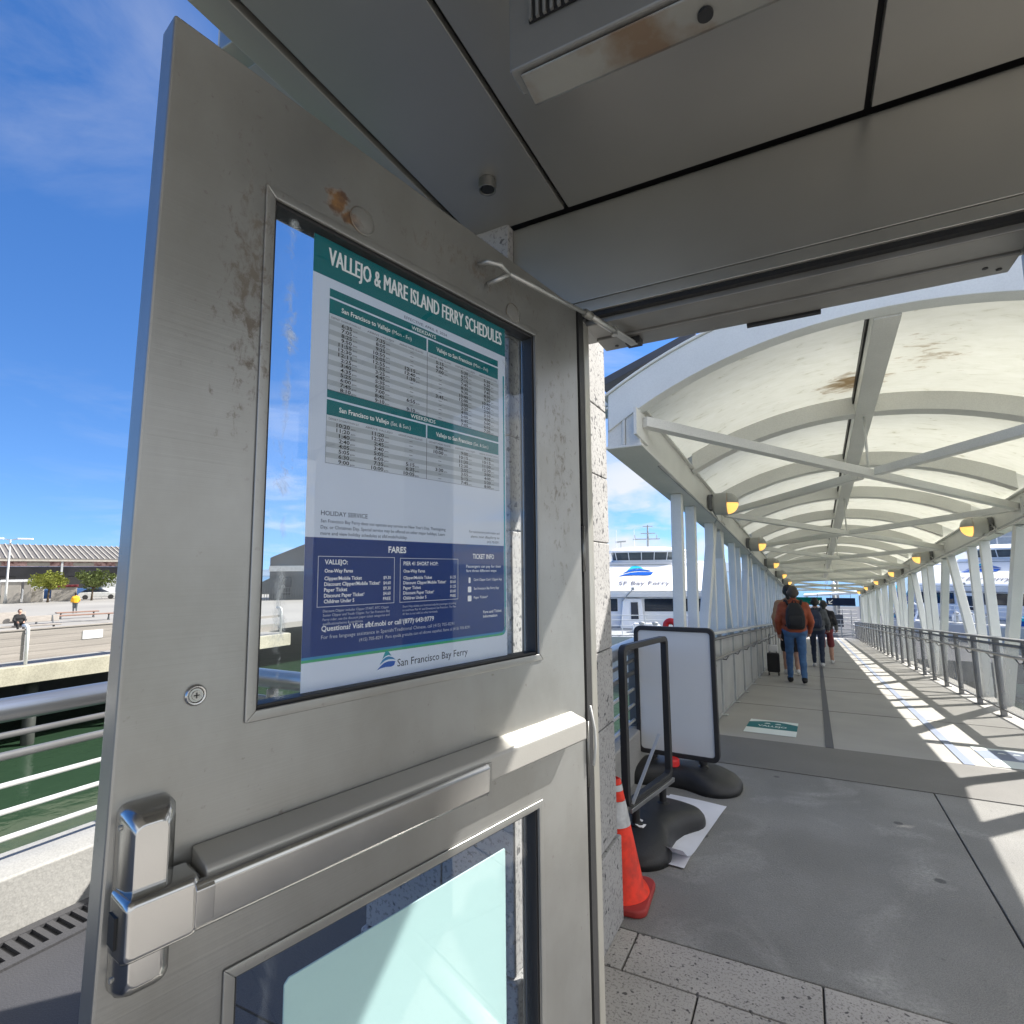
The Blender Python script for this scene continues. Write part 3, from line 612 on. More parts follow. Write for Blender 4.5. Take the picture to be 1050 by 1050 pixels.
# clear plastic domes left on the top rail
for (x,y) in ((-.698,2.019),(-.279,2.001)):
    q=MB(); q.lathe([(.0235,.0005),(.024,.003),(.0205,.007),(.014,.0105),(.006,.0125),(.0001,.013)],26,(x,y,0)); dm=q.obj('clear_dome',M['clear'],do,smooth=True)
    q=MB(); q.lathe([(.0255,.0004),(.0255,.002),(.0238,.0028),(.0232,.0005)],30,(x,y,0)); q.obj('dome_rim',M['unitrust'],dm)
# hinge-side edge seal and hinges
q=MB(); q.tube([(.012,.86,-.004),(.012,1.02,-.004)],.004,8); q.obj('hinge',M['steel_dk'],do,smooth=True)
q=MB(); q.tube([(.006,1.40,.0),(.006,1.52,.0)],.005,12); q.obj('hinge',M['steel_dk'],do,smooth=True)
q=MB(); q.tube([(.012,.915,.012),(.018,.96,.015),(.017,1.0,.014),(.010,1.06,.006)],.0035,8); q.obj('cable',M['raillight'],do,smooth=True)
# overhead holder arm
ar=thing('door_stay','thin steel stay arm linking the top of the open door to the frame head','door stay',(-.42,1.6,2.1))
A=DOORM@Vector((-.375,2.056,.012)); o_=Vector((-.42,1.6,2.1))
p1=Vector((-.476,1.372,2.092)); p2=Vector((-.437,1.49,2.083)); p3=Vector((-.408,1.60,2.078))
q=MB(); A2=DOORM@Vector((-.345,2.056,.045)); q.tube([A2-o_,p1-o_],.0055,12); q.obj('rod',M['steel'],ar,smooth=True)
q=MB(); q.tube([p1-o_-(p2-p1).normalized()*.012,p1-o_+(p2-p1).normalized()*.016],.011,12); q.obj('collar',M['unitrust'],ar,smooth=True)
q=MB(); q.tube([p1-o_,p2-o_],.009,12); q.obj('rod_sleeve',M['steel'],ar,smooth=True)
q=MB(); q.bar(p2-o_,p3-o_,.024,.006); q.lathe([(.0001,-.014),(.009,-.014),(.009,.012),(.0001,.012)],14,tuple(p2-o_)); q.obj('slide_arm',M['steel'],ar,bevel=.0015)
q=MB(); q.box(-.012,.032,-.02,.02,-.024,-.003); q.obj('frame_bracket',M['black'],ar,bevel=.003)
q=MB(); q.tube([DOORM@Vector((-.405,2.064,.008))-o_,DOORM@Vector((-.398,2.066,.03))-o_,DOORM@Vector((-.375,2.063,.046))-o_,A2-o_],.006,10); q.tube([DOORM@Vector((-.372,2.035,.006))-o_,DOORM@Vector((-.365,2.040,.03))-o_,A2-o_],.0055,10); q.obj('door_bracket',M['steel'],ar,smooth=True)

# ------------------------------------------------------------------ schedule poster (just behind the glass)
PS=1.027   # photo layout units -> metres
px0,py0=-.773,1.207
PM=DOORM@Matrix.Translation((px0,py0,-.0235))@Matrix.Scale(PS,4)
def prect(mb,x0,x1,y0,y1,z=.0003): mb.quad((x0,y0,z),(x1,y0,z),(x1,y1,z),(x0,y1,z))
po=thing('schedule_poster','ferry timetable poster with teal header and navy fares panel in the upper door glass','poster',mw=PM)
q=MB(); prect(q,-.002,.479,0,.757,0.0); q.obj('sheet',M['pwhite'],po,fix=False)
Z1,Z2,Z3=.0003,.0006,.0009
def prect(mb,x0,x1,y0,y1,z=Z1): mb.quad((x0,y0,z),(x1,y0,z),(x1,y1,z),(x0,y1,z))
q=MB(); prect(q,-.002,.479,.677,.757); 
for (a,c) in ((.646,.660),(.617,.6425),(.474,.488),(.445,.4705)):
    if c-a>.02: prect(q,.029,.242,a,c); prect(q,.2455,.454,a,c)
    else: prect(q,.029,.454,a,c)
q.obj('teal_bands',M['teal'],po,fix=False)
q=MB(); [text(q,'VALLEJO & MARE ISLAND FERRY SCHEDULES',.025+dx_,.7005,Z2+.00002*i_,.031,width=.4405,bold=.0) for i_,dx_ in enumerate((0,.0006,.0012,.0018))]; q.obj('title_text',M['ptext'],po,fix=False)
q=MB(); text(q,'EFFECTIVE: APRIL 8, 2024',.241,.664,Z2,.0058,width=.11,align='CENTER'); q.obj('date_text',M['inkgrey'],po,fix=False)
for hd_ in (0,1):
    q=MB(); text(q,('WEEKDAYS','WEEKENDS')[hd_],.235,(.6492,.4772)[hd_],Z2,.0075,width=.062,align='CENTER',bold=.01)
    yy=(.6255,.4535)[hd_]; dy=('(Mon - Fri)','(Sat. & Sun.)')[hd_]
    text(q,'San Francisco to Vallejo',.052,yy,Z2,.0085,width=.102,bold=.02); text(q,dy,.158,yy,Z2,.0075,width=.046)
    text(q,'Vallejo to San Francisco',.268,yy,Z2,.0085,width=.102,bold=.02); text(q,dy,.374,yy,Z2,.0075,width=.046)
    q.obj('table_heading_text',M['ptext'],po,fix=False)
if 0:
  text(q,'WEEKDAYS',.235,.6492,Z2,.0075,width=.062,align='CENTER',bold=.01); text(q,'WEEKENDS',.235,.4772,Z2,.0075,width=.062,align='CENTER',bold=.01)
for yy,dy in ():
    text(q,'San Francisco to Vallejo',.052,yy,Z2,.0085,width=.102,bold=.02); text(q,dy,.158,yy,Z2,.0075,width=.046)
    text(q,'Vallejo to San Francisco',.268,yy,Z2,.0085,width=.102,bold=.02); text(q,dy,.374,yy,Z2,.0075,width=.046)
rows1=[('6:35 am','7:35 am','–','5:15 am','5:30 am','5:30 am'),('7:05 am','8:05 am','–','6:40 am','6:55 am','6:30 am'),('8:25 am','9:25 am','–','7:00 am','7:15 am','7:00 am'),('9:50 am','10:50 am','–','–','7:45 am','7:45 am'),('11:55 am','12:05 pm','12:15 pm','–','8:30 am','8:30 am'),('12:30 pm','12:55 pm','12:40 pm','–','9:30 am','9:30 am'),('12:11 pm','1:35 pm','1:30 pm','–','10:40 am','10:40 am'),('2:25 pm','3:25 pm','–','–','12:00 pm','12:00 pm'),('3:40 pm','4:45 pm','–','3:45 pm','2:00 pm','2:00 pm'),('4:35 pm','5:35 pm','–','–','2:25 pm','3:10 pm'),('5:25 pm','6:25 pm','–','–','4:00 pm','4:00 pm'),('6:00 pm','7:00 pm','6:55 pm','–','5:00 pm','5:00 pm'),('7:45 pm','8:45 pm','–','–','6:45 pm','6:05 pm'),('8:10 pm','9:10 pm','9:10 pm','–','7:05 pm','7:05 pm')]
rows2=[('10:20 am','11:20 am','–','9:00 am','9:00 am','9:15 am'),('11:20 am','12:20 pm','–','10:00 am','10:15 am','10:15 am'),('1:40 pm','2:45 pm','–','–','11:30 am','11:30 am'),('2:40 pm','3:40 pm','–','–','12:30 pm','12:30 pm'),('4:05 pm','5:05 pm','–','–','2:55 pm','3:00 pm'),('5:05 pm','6:05 pm','5:15 pm','3:30 pm','3:55 pm','4:00 pm'),('6:30 pm','7:35 pm','6:35 pm','–','5:15 pm','5:20 pm'),('9:00 pm','10:00 pm','10:05 pm','–','7:45 pm','8:00 pm')]
qd=MB(); ql=MB(); qt=MB(); qh=MB(); qw=MB(); qdash=MB()
cols=(.064,.134,.205,.278,.348,.418)
for (ytop,ybot,rows) in ((.616,.487,rows1),(.4445,.366,rows2)):
    hd=.0095; n=len(rows); rh=(ytop-hd-ybot)/n
    prect(ql,.029,.454,ybot,ytop)
    for x0_ in (.029,.2455): 
        for c_,t_ in zip((0,.071,.142),('DEPART DOWNTOWN S.F.','ARRIVE VALLEJO','ARRIVE MARE ISLAND')) if x0_<.1 else zip((0,.071,.142),('DEPART MARE ISLAND','DEPART VALLEJO','ARRIVE DOWNTOWN')):
            text(qh,t_,x0_+.004+c_,ytop-.0072,Z3,.0037,width=.058)
    for i,rw in enumerate(rows):
        ya=ytop-hd-(i+1)*rh
        if i%2==0: prect(qd,.029,.454,ya,ya+rh,Z2)
        for c_,tx in zip(cols,rw):
            if tx=='–': prect(qdash,c_-.004,c_+.004,ya+rh*.48,ya+rh*.58,Z3)
            else:
                a_,b_=tx.split(' '); wd=.0205 if len(a_)==4 else .0255
                text(qt,a_,c_+.009,ya+rh*.14,Z3,rh*.76,width=wd,align='RIGHT',bold=.02); text(qt,b_,c_+.011,ya+rh*.14,Z3,rh*.36,width=.0085)
    qw.v and None
    prect(qdash,.2432,.2442,ybot,ytop,Z3)
    for (xa,xb,ya,yb) in ((.0285,.029,ybot,ytop),(.454,.4545,ybot,ytop),(.0285,.4545,ybot-.0006,ybot)): prect(qdash,xa,xb,ya,yb,Z3)
ql.obj('table_ground',M['plight'],po,fix=False); qd.obj('table_stripes',M['pgrey'],po,fix=False); qt.obj('times_text',M['ink'],po,fix=False); qh.obj('column_heading_text',M['inkgrey'],po,fix=False); qdash.obj('table_rules',M['inkgrey'],po,fix=False)
q=MB(); text(q,'HOLIDAY SERVICE',.024,.281,Z2,.0078,width=.088)
for i,tx in enumerate(('San Francisco Bay Ferry does not operate any service on New Year\'s Day, Thanksgiving','Day, or Christmas Day. Special service may be offered on other major holidays. Learn','more and view holiday schedules at sfbf.mobi/holiday.')): text(q,tx,.024,.2695-.0098*i,Z2,.0056,width=(.27,.268,.175)[i])
for i,tx in enumerate(('For real-time ferry information and','alerts, text sfbayferry to','(415) 705-8291.')): text(q,tx,.455,.2695-.0098*i,Z2,.0052,width=(.094,.09,.04)[i],align='RIGHT')
q.obj('notes_text',M['ink'],po,fix=False)
# navy block with rounded lower right corner and its coloured border
def rblock(x1,y0,y1,r): return [(-.002,y1),(-.002,y0)]+[(x1-r+r*math.cos(R(a)),y0+r+r*math.sin(R(a))) for a in range(-90,1,15)]+[(x1,y1)]
def fanpoly(mb,pts,z): mb.add([(x,y,z) for x,y in pts],[tuple(range(len(pts)))])
q=MB(); prect(q,.4705,.4755,.07,.63,Z1*.6); fanpoly(q,[(.42,.0545),(.4615,.0545),(.4685,.0564),(.4736,.0615),(.4755,.0685),(.4755,.072),(.42,.072)],Z1*.6); prect(q,-.002,.42,.0545,.0625,Z1*.6); q.obj('teal_border',M['palegrn'],po,fix=False)
q=MB(); prect(q,-.002,.4695,.0,.0001); fanpoly(q,[(-.002,.0545),(.30,.0545),(.46,.0548),(.468,.058),(.46,.061),(-.002,.0585)],Z1*.9); q.obj('green_border',M['green'],po,fix=False)
q=MB(); fanpoly(q,rblock(.4695,.0625,.2455,.010),Z1*1.3); q.obj('navy_block',M['navy'],po,fix=False)
q=MB(); fanpoly(q,[(-.002,.0588),(.45,.0588),(.463,.0606),(.4695,.066),(.4695,.0635),(.46,.0625),(-.002,.0625)],Z1*1.2); q.obj('light_blue_border',M['ltblue'],po,fix=False)
q=MB(); text(q,'FARES',.177,.2245,Z2,.0112,width=.040,align='CENTER',bold=.025); text(q,'TICKET INFO',.404,.2165,Z2,.0105,width=.066,align='CENTER',bold=.018)
text(q,'VALLEJO:',.033,.2035,Z2,.0078,width=.042,bold=.02); text(q,'PIER 41 SHORT HOP:',.191,.2025,Z2,.0070,width=.084,bold=.02)
fl=('One-Way Fares','Clipper/Mobile Ticket','Discount Clipper/Mobile Ticket¹','Paper Ticket','Discount Paper Ticket¹','Children Under 5')
pr1=(None,'$9.30','$4.60','$9.30','$4.60','FREE'); pr2=(None,'$1.25','$0.60','$1.25','$0.60','FREE')
wl=(.052,.070,.107,.042,.075,.056)
ys=(.1905,.1785,.1695,.1605,.1515,.1425)
for tx,w_,yy,a_,b_ in zip(fl,wl,ys,pr1,pr2):
    text(q,tx,.033,yy,Z2,.0060,width=w_,bold=.022); text(q,tx,.191,yy-.001,Z2,.0058,width=w_*.98,bold=.018)
    if a_: text(q,a_,.163,yy,Z2,.0056,width=.016,align='RIGHT',bold=.012); text(q,b_,.322,yy-.001,Z2,.0054,width=.015,align='RIGHT',bold=.008)
text(q,'Passengers can pay for their',.352,.1985,Z2,.0058,width=.108,bold=.01); text(q,'fare three different ways:',.352,.1895,Z2,.0058,width=.093,bold=.01)
for tx,yy,w_ in (('Card: Clipper Card / Clipper App',.1715,.088),('San Francisco Bay Ferry App',.1535,.078),('Paper Tickets*',.1355,.042)): text(q,tx,.374,yy,Z2,.0052,width=w_,bold=.006)
text(q,'Fare and Ticket',.402,.1045,Z2,.0058,width=.058,bold=.012); text(q,'Information',.402,.0955,Z2,.0058,width=.044,bold=.012)
text(q,'Questions? Visit sfbf.mobi or call (877) 643-3779',.030,.0995,Z2,.0088,width=.235,bold=.014)
q.obj('fares_text',M['ptext'],po,fix=False)
q=MB()
for i,tx in enumerate(('Discount Clipper includes Clipper START, RTC Clipper','Senior Clipper and Youth Clipper. For San Francisco Bay','Ferry rider, use the discount paper ticket categories and','qualifications/terms & conditions.')): text(q,tx,.032,.1285-.0066*i,Z2,.0042,width=(.128,.13,.129,.075)[i])
for i,tx in enumerate(('Short Hop tickets are honored only for passengers traveling','to and from Pier 41 and Downtown San Francisco. The Pier','41 fare is not valid at other terminals.','Fares subject to change.')): text(q,tx,.190,.1275-(.0066*i+(.004 if i==3 else 0)),Z2,.0042,width=(.133,.133,.085,.06)[i])
text(q,'For free language assistance in Spanish/Traditional Chinese, call (415) 705-8291',.030,.0875,Z2,.0062,width=.288); text(q,'(415) 705-8291  Para ayuda gratuita con el idioma español, llame al (415) 705-8291',.10,.0775,Z2,.0056,width=.262)
q.obj('fine_print_text',M['plight'],po,fix=False)
q=MB()
def outline(mb,x0,x1,y0,y1,w,z):
    prect(mb,x0,x1,y0,y0+w,z); prect(mb,x0,x1,y1-w,y1,z); prect(mb,x0,x0+w,y0+w,y1-w,z); prect(mb,x1-w,x1,y0+w,y1-w,z)
outline(q,.021,.171,.1365,.2165,.0011,Z2); outline(q,.183,.329,.1365,.2155,.0011,Z2); q.obj('fare_boxes',M['plight'],po,fix=False)
q=MB()
for yy,wd in ((.1690,.006),(.1505,.010),(.1325,.011)):
    fanpoly(q,rrect(wd,.0115,.002,3,.3615,yy+.004),Z2)
q.obj('ticket_icons',M['ptext'],po,fix=False)
# ferry emblem: a hull wedge and two wave strokes
def emblem(x,y,s,z):
    def P(pts): return [(x+a*s,y+c*s) for a,c in pts]
    arc=lambda f,n=10:[f(i/n) for i in range(n+1)]
    a=MB(); top=arc(lambda t:(.30+.45*t,.42+.44*math.sin(math.pi*(.10+.55*t)))); bot=arc(lambda t:(.75-.45*t,.60+.10*math.sin(math.pi*(1-t)))); fanpoly(a,P([(.28,.50),(.42,.78),(.52,.82),(.62,.76),(.76,.58),(.60,.64),(.44,.60)]),z)
    c=MB(); fanpoly(c,P([(.14,.28),(.30,.48),(.46,.56),(.62,.58),(.82,.52),(.98,.40),(.80,.44),(.60,.46),(.40,.42),(.26,.34)]),z)
    d_=MB(); fanpoly(d_,P([(.0,.08),(.20,.14),(.45,.16),(.75,.14),(.90,.18),(.97,.34),(.80,.37),(.58,.38),(.36,.33),(.18,.22)]),z)
    return a,c,d_
a,c,d_=emblem(.136,.0225,.041,Z1); a.obj('emblem_sail',M['palegrn'],po,fix=False); c.obj('emblem_wave',M['ltblue'],po,fix=False); d_.obj('emblem_hull',M['ferryblue'],po,fix=False)
q=MB(); text(q,'San Francisco Bay Ferry',.180,.0265,Z1,.0135,width=.176,bold=.004); q.obj('logo_text',M['ink'],po,fix=False)
# pale aqua board behind the lower pane
bd=thing('aqua_board','plain pale aqua board with clipped corner fixed behind the lower door glass','board',mw=DOORM@Matrix.Translation((0,0,-.024)))
q=MB(); q.prism([(-.785,.30),(-.292,.30),(-.292,.815),(-.294,.819),(-.778,.819),(-.785,.812)],(-.004,0)); q.obj('sheet',M['aqua'],bd,bevel=.001,seg=1)
#PART3
# ------------------------------------------------------------------ gangway (local frame GM: x across, y along, z up from the deck)
LEN=29.5
q=MB(); q.box(-.98,2.2,-.1,LEN,-.16,0)
y=.62
o=q.obj('walkway',M['deck']); o.matrix_world=GM; structure(o)
def gl(o): o.matrix_world=GM; return o
q=MB()
yy=2.6
while yy<LEN: q.box(-.83,1.83,yy-.004,yy+.004,.001,.003); yy+=2.08
structure(gl(q.obj('walkway_joint',M['plate'])))
q=MB(); q.box(.075,.135,.53,LEN-.5,.003,.006); structure(gl(q.obj('floor_strip',M['strip'])))
q=MB(); q.box(.965,1.03,.53,LEN-.5,.003,.006); structure(gl(q.obj('floor_strip',M['bluestrip'])))
q=MB(); q.prism([(-.345,-.020),(-.12,.008),(.50,.0095),(.51,.004),(.51,.0025),(-.105,.0025),(-.345,-.0245)],(-.97,2.15),0); structure(gl(q.obj('transition_plate',M['plate'],bevel=.002,seg=1)))
for x_,y_,rz,lab,m2 in ((-.36,1.17,.0,'pale floor decal with a teal wave band near the left railing',M['decalteal']),(1.36,.95,.0,'pale blue floor decal lying in the sun near the right railing',M['bluestrip'])):
    d=thing('floor_decal',lab,'decal',mw=GM@Matrix.Translation((x_,y_,.0035)))
    q=MB(); q.box(-.215,.215,-.36,.36,0,.0012); q.obj('sheet',M['decalpale'],d)
    q=MB(); top=[(-.215+.43*i/12,.18+.10*math.sin(math.pi*i/12)+ .02) for i in range(13)]; fanpoly(q,[(-.215,-.10),(.215,-.10)]+top[::-1],.0017); q.obj('wave_band',m2,d,fix=False)
    q=MB()
    if m2==M['decalteal']: text(q,'VALLEJO',0,.0,.0021,.075,width=.25,align='CENTER',bold=.02)
    for sx_ in (-.05,.045): fanpoly(q,[(sx_-.03,.155),(sx_+.03,.155),(sx_+.016,.20),(sx_-.012,.20)],.0021)
    q.obj('decal_mark',M['decalpale'],d,fix=False)

cn_=thing('covered_gangway','white steel truss gangway with arched translucent roof sloping down to the dock','gangway',mw=GM)
XL,XR=-.95,2.10; XC=(XL+XR)/2; ZBL,ZBR=2.215,2.13; BH=.33
Y0=-1.10; BAY=4.17; SP=BAY/2; NB=7
YE=Y0+NB*BAY
def beam(x0,x1,zb,inner):
    q=MB(); xi=x1 if inner>0 else x0; xo=x0 if inner>0 else x1
    q.box(x0,x1,Y0,YE,zb,zb+.022); q.box(x0,x1,Y0,YE,zb+BH-.022,zb+BH)
    xm=(x0+x1)/2; q.box(xm-.012,xm+.012,Y0+.001,YE,zb+.022,zb+BH-.022)
    wx=xi-.03*inner; q.box(min(wx,wx-.012*inner),max(wx,wx-.012*inner),Y0+.02,YE,zb+.022,zb+BH-.022)
    q.box(x0+.012,xm-.014,Y0+.012,Y0+.026,zb+.022,zb+BH-.022); q.box(xm+.014,x1-.012,Y0+.012,Y0+.026,zb+.022,zb+BH-.022)
    return q.obj('edge_beam',M['cream'],cn_,bevel=.004,seg=1)
beam(XL-.27,XL,ZBL,1); beam(XR,XR+.13,ZBR,-1)
# arches
ZS=2.505; HALF=(XR-XL)/2+.0; RISE=.40
RAD=(HALF**2+RISE**2)/(2*RISE); ZC=ZS+RISE-RAD
def arcpts(r,ext=0.,n=28):
    a=math.asin((HALF+ext)/r); return [(XC+r*math.sin(-a+2*a*i/n),ZC+r*math.cos(-a+2*a*i/n)) for i in range(n+1)]
def archsec(y0,y1,r0,r1,ext,name,m,bev=.004):
    q=MB(); lo=arcpts(r0,ext); hi=arcpts(r1,ext); secs=[[(l[0],y0,l[1]),(l[0],y1,l[1]),(h[0],y1,h[1]),(h[0],y0,h[1])] for l,h in zip(lo,hi)]
    q.loft(secs); return q.obj(name,m,cn_,bevel=bev,seg=1)
archsec(Y0-.005,Y0+.115,RAD,RAD+.235,.25,'front_arch',M['white'],.006)
archsec(Y0-.02,Y0+.16,RAD+.237,RAD+.255,.29,'front_flashing',M['white'])
for i in range(1,2*NB):
    y=Y0+i*SP
    q=MB()
    for (ra,rb,w) in ((RAD,RAD+.018,.075),(RAD+.018,RAD+.17,.055)):
        lo=arcpts(ra,.02); hi=arcpts(rb,.02)
        q.loft([[(l[0],y-w,l[1]),(l[0],y+w,l[1]),(h[0],y+w,h[1]),(h[0],y-w,h[1])] for l,h in zip(lo,hi)])
    q.obj('arch',M['cream'],cn_)
q=MB(); q.box(XC-.075,XC+.075,Y0+.12,YE,ZC+RAD-.012,ZC+RAD+.12); q.obj('ridge_beam',M['cream'],cn_,bevel=.005,seg=1)
q=MB(); q.box(XC-.089,XC-.0755,Y0+.12,YE,ZC+RAD+.10,ZC+RAD+.165); q.obj('ridge_gap',M['black'],cn_)
for i in range(2*NB):
    q=MB(); a,c=Y0+i*SP+(.1 if i==0 else .0),Y0+(i+1)*SP
    mid=[arcpts(RAD+.172+dz,.26) for dz in (0,.004)]
    secs=[]
    for k in range(29): secs.append([(mid[0][k][0],a+.004,mid[0][k][1]),(mid[0][k][0],c-.004,mid[0][k][1]),(mid[1][k][0],c-.004,mid[1][k][1]),(mid[1][k][0],a+.004,mid[1][k][1])])
    q.loft(secs); q.obj('roof_panel',M['membrane'],cn_,smooth=True)
# roof-edge dark flashing with raised plate on the left, as on the photo
q=MB(); q.hexa([(-1.36,Y0+.3,2.84),(-.60,Y0+.3,3.12),(-.60,Y0+.5,3.12),(-1.36,Y0+.5,2.84)],[(-1.38,Y0+.3,2.90),(-.62,Y0+.3,3.18),(-.62,Y0+.5,3.18),(-1.38,Y0+.5,2.90)]); q.obj('roof_flashing',M['strip'],cn_,bevel=.004,seg=1)
q=MB(); q.box(-1.62,-1.23,Y0+.12,Y0+.40,2.60,2.70); q.obj('gutter_arm',M['white'],cn_,bevel=.004,seg=1)
# bracing under the roof
zb_l,zb_r=ZBL+.10,ZBR+.10
for k in range(NB):
    ya,yb=Y0+k*BAY+.06,Y0+(k+1)*BAY+.0
    q=MB(); q.bar((XL,ya,zb_l+.09),(XR,yb,zb_r+.07),.075,.075); q.obj('roof_brace',M['cream'],cn_,bevel=.004,seg=1)
    q=MB(); q.bar((XR,ya,zb_r+.07),(XC+.06,(ya+yb)/2-.06,(zb_l+zb_r)/2+.08),.072,.072); q.bar((XC-.06,(ya+yb)/2+.06,(zb_l+zb_r)/2+.08),(XL,yb,zb_l+.09),.072,.072); q.obj('roof_brace',M['cream'],cn_,bevel=.004,seg=1)
    q=MB(); q.tube([(XC,(ya+yb)/2,(zb_l+zb_r)/2+.08),(XC,(ya+yb)/2,ZC+RAD)],.011,8); q.obj('hanger_rod',M['cream'],cn_,smooth=True)
    # gusset
    for xx,zz_ in ((XL-.02,zb_l),(XR+.02,zb_r)):
        q=MB(); q.box(xx-.01,xx+.01,ya-.16,ya+.16,zz_-.04,zz_+.16); q.obj('gusset',M['cream'],cn_)
# posts and diagonals
def posts(xc,zb):
    for k in range(NB):
        ym=Y0+2.13+k*BAY
        for s in (-.35,.35):
            q=MB(); q.box(xc-.052,xc+.052,ym+s-.05,ym+s+.05,-.30,zb-.002); q.obj('post',M['white'],cn_,bevel=.008)
        yn=Y0+(k+1)*BAY
        for s in (-1,1):
            q=MB(); q.bar((xc,yn+s*.20,zb+.0),(xc,yn+s*1.78,-.25),.13,.11,(1,0,0)); q.obj('diagonal',M['white'],cn_,bevel=.008)
            if xc>0: continue
            q=MB(); q.box(xc-.055,xc+.055,yn+s*.42-.05,yn+s*.42+.05,-.30,zb-.002); q.obj('post',M['white'],cn_,bevel=.006)
posts(XL-.135,ZBL); posts(XR+.065,ZBR)
for xc in (XL-.135,XR+.065):
    q=MB(); q.box(xc-.10,xc+.10,.30,YE,-.55,-.31); q.obj('bottom_chord',M['white'],cn_,bevel=.006,seg=1)
    q=MB(); q.tube([(xc-.11*(1 if xc<0 else -1)*-1,Y0+.6+i*.6,ZBL+.0+.05*math.sin(i*1.7)) for i in range(0,1)]+[(xc+(.15 if xc<0 else -.15),y_,(ZBL if xc<0 else ZBR)-.012) for y_ in (2.0,8,16,28)],.012,8); q.obj('conduit',M['railgrey'],cn_,smooth=True)

# railings on the gangway
def railing(x,s,label,mm,top,hrz):
    r_=thing('mesh_railing',label,'railing',mw=GM@Matrix.Translation((x,0,0)))
    y0,y1=.55 if s>0 else .35,LEN
    q=MB(); q.box(-.055,.055,y0,y1,.845,.872); q.obj('top_rail',top,r_,bevel=.006)
    q=MB(); q.tube([(.03*s,y0,.80),(.03*s,y1,.80)],.016,10); q.obj('upper_rail',M['railmetal'],r_,smooth=True)
    q=MB(); q.tube([(.09*s,y0+.1,hrz-.05),(.09*s,y0,hrz),(.09*s,y1,hrz)],.014,10); q.obj('handrail',M['tube'] if s<0 else M['railmetal'],r_,smooth=True)
    n=int((y1-y0)/1.04)
    for i in range(n+1):
        y=y0+i*1.04
        q=MB(); q.box(-.028,.028,y-.022,y+.022,.0,.845) if s<0 else q.box(-.024,.024,y-.012,y+.012,.0,.845); q.box(-.06,.06,y-.05,y+.05,.0015,.012); q.obj('post',M['railgrey'] if s>0 else M['railmetal'],r_,bevel=.003,seg=1)
        q=MB(); q.tube([(0,y,hrz-.05),(.06*s,y,hrz-.06),(.09*s,y,hrz-.01)],.007,8); q.obj('handrail_bracket',M['railmetal'],r_,smooth=True)
        if i<n:
            q=MB(); q.box(-.004,.004,y+.024,y+1.016,.09 if s<0 else .03,.80); q.obj('mesh_panel',mm,r_)
            q=MB(); q.box(-.012,.012,y+.023,y+1.017,.075 if s<0 else .012,.0895 if s<0 else .028); q.obj('panel_frame',M['railgrey'] if s>0 else M['railmetal'],r_)
railing(-.86,1,'left gangway railing of pale wire mesh panels with a low handrail',M['meshL'],M['raillight'],.63)
railing(1.86,-1,'right gangway railing with dark top rail and see through mesh panels',M['meshR'],M['railmetal'],.70)

# lamps
def lamp(mw,label):
    l=thing('eyelid_lamp',label,'lamp',mw=mw)   # local +x points into the walkway
    q=MB(); q.box(-.10,-.055,-.05,.05,-.06,.09); q.obj('bracket',M['railmetal'],l,bevel=.006)
    q=MB(); q.lathe([(.0001,-.056),(.085,-.056),(.105,-.04),(.108,.075),(.0001,.075)],28,(0,0,0),'x'); q.obj('housing',M['lampgrey'],l,bevel=.004)
    prof=[(.100*math.cos(t),.0775+.092*math.sin(t)) for t in [R(a) for a in range(0,90,9)]]+[(.0008,.0775+.092)]
    # ax x: angle 0 = +y ; lower half is 180..360 -> (y=r cos, z=r sin)
    q=MB(); q.lathe(prof,16,(0,0,0),'x',180,360); q.obj('lens',M['lens'],l,smooth=True)
    prof2=[(.104*math.cos(t),.0775+.096*math.sin(t)) for t in [R(a) for a in range(0,90,9)]]+[(.0008,.0775+.096)]
    q=MB(); q.lathe(prof2,16,(0,0,0),'x',-4,184); h_=q.obj('hood',M['lampgrey'],l,smooth=True); sm=h_.modifiers.new('s','SOLIDIFY'); sm.thickness=.004
    q=MB(); q.tube([(-.07,.05,.0),(-.085,.14,-.03),(-.06,.24,-.10),(-.10,.34,-.13)],.008,8); q.obj('cable',M['railgrey'],l,smooth=True)
    return l
lp=lamp(GM@Matrix.Translation((XL+.10,Y0+3.02,ZBL+.11))@Matrix.Scale(1.22,4),'nearest lit amber eyelid lamp on the left roof beam'); lp['group']='lamps along the gangway roof beams'
words=('second','third','fourth','fifth','sixth','seventh')
for k in range(7):
    for side in (0,1):
        if (k==0 and side==0) or (k==6 and side): continue
        c=copy_tree(lp); z_=(ZBL if side==0 else ZBR)+.11
        c.matrix_world=GM@Matrix.Translation((XL+.10 if side==0 else XR-.10,Y0+3.02+k*BAY+(2.25 if side else 0),z_))@(Matrix.Rotation(math.pi,4,'Z') if side else Matrix())@Matrix.Scale(1.22,4)
        pos=('nearest' if k==0 else words[k-1]+' nearest') if k<6 else 'farthest'
        c['label']=f'{pos} lit amber eyelid lamp on the {"right" if side else "left"} roof beam'
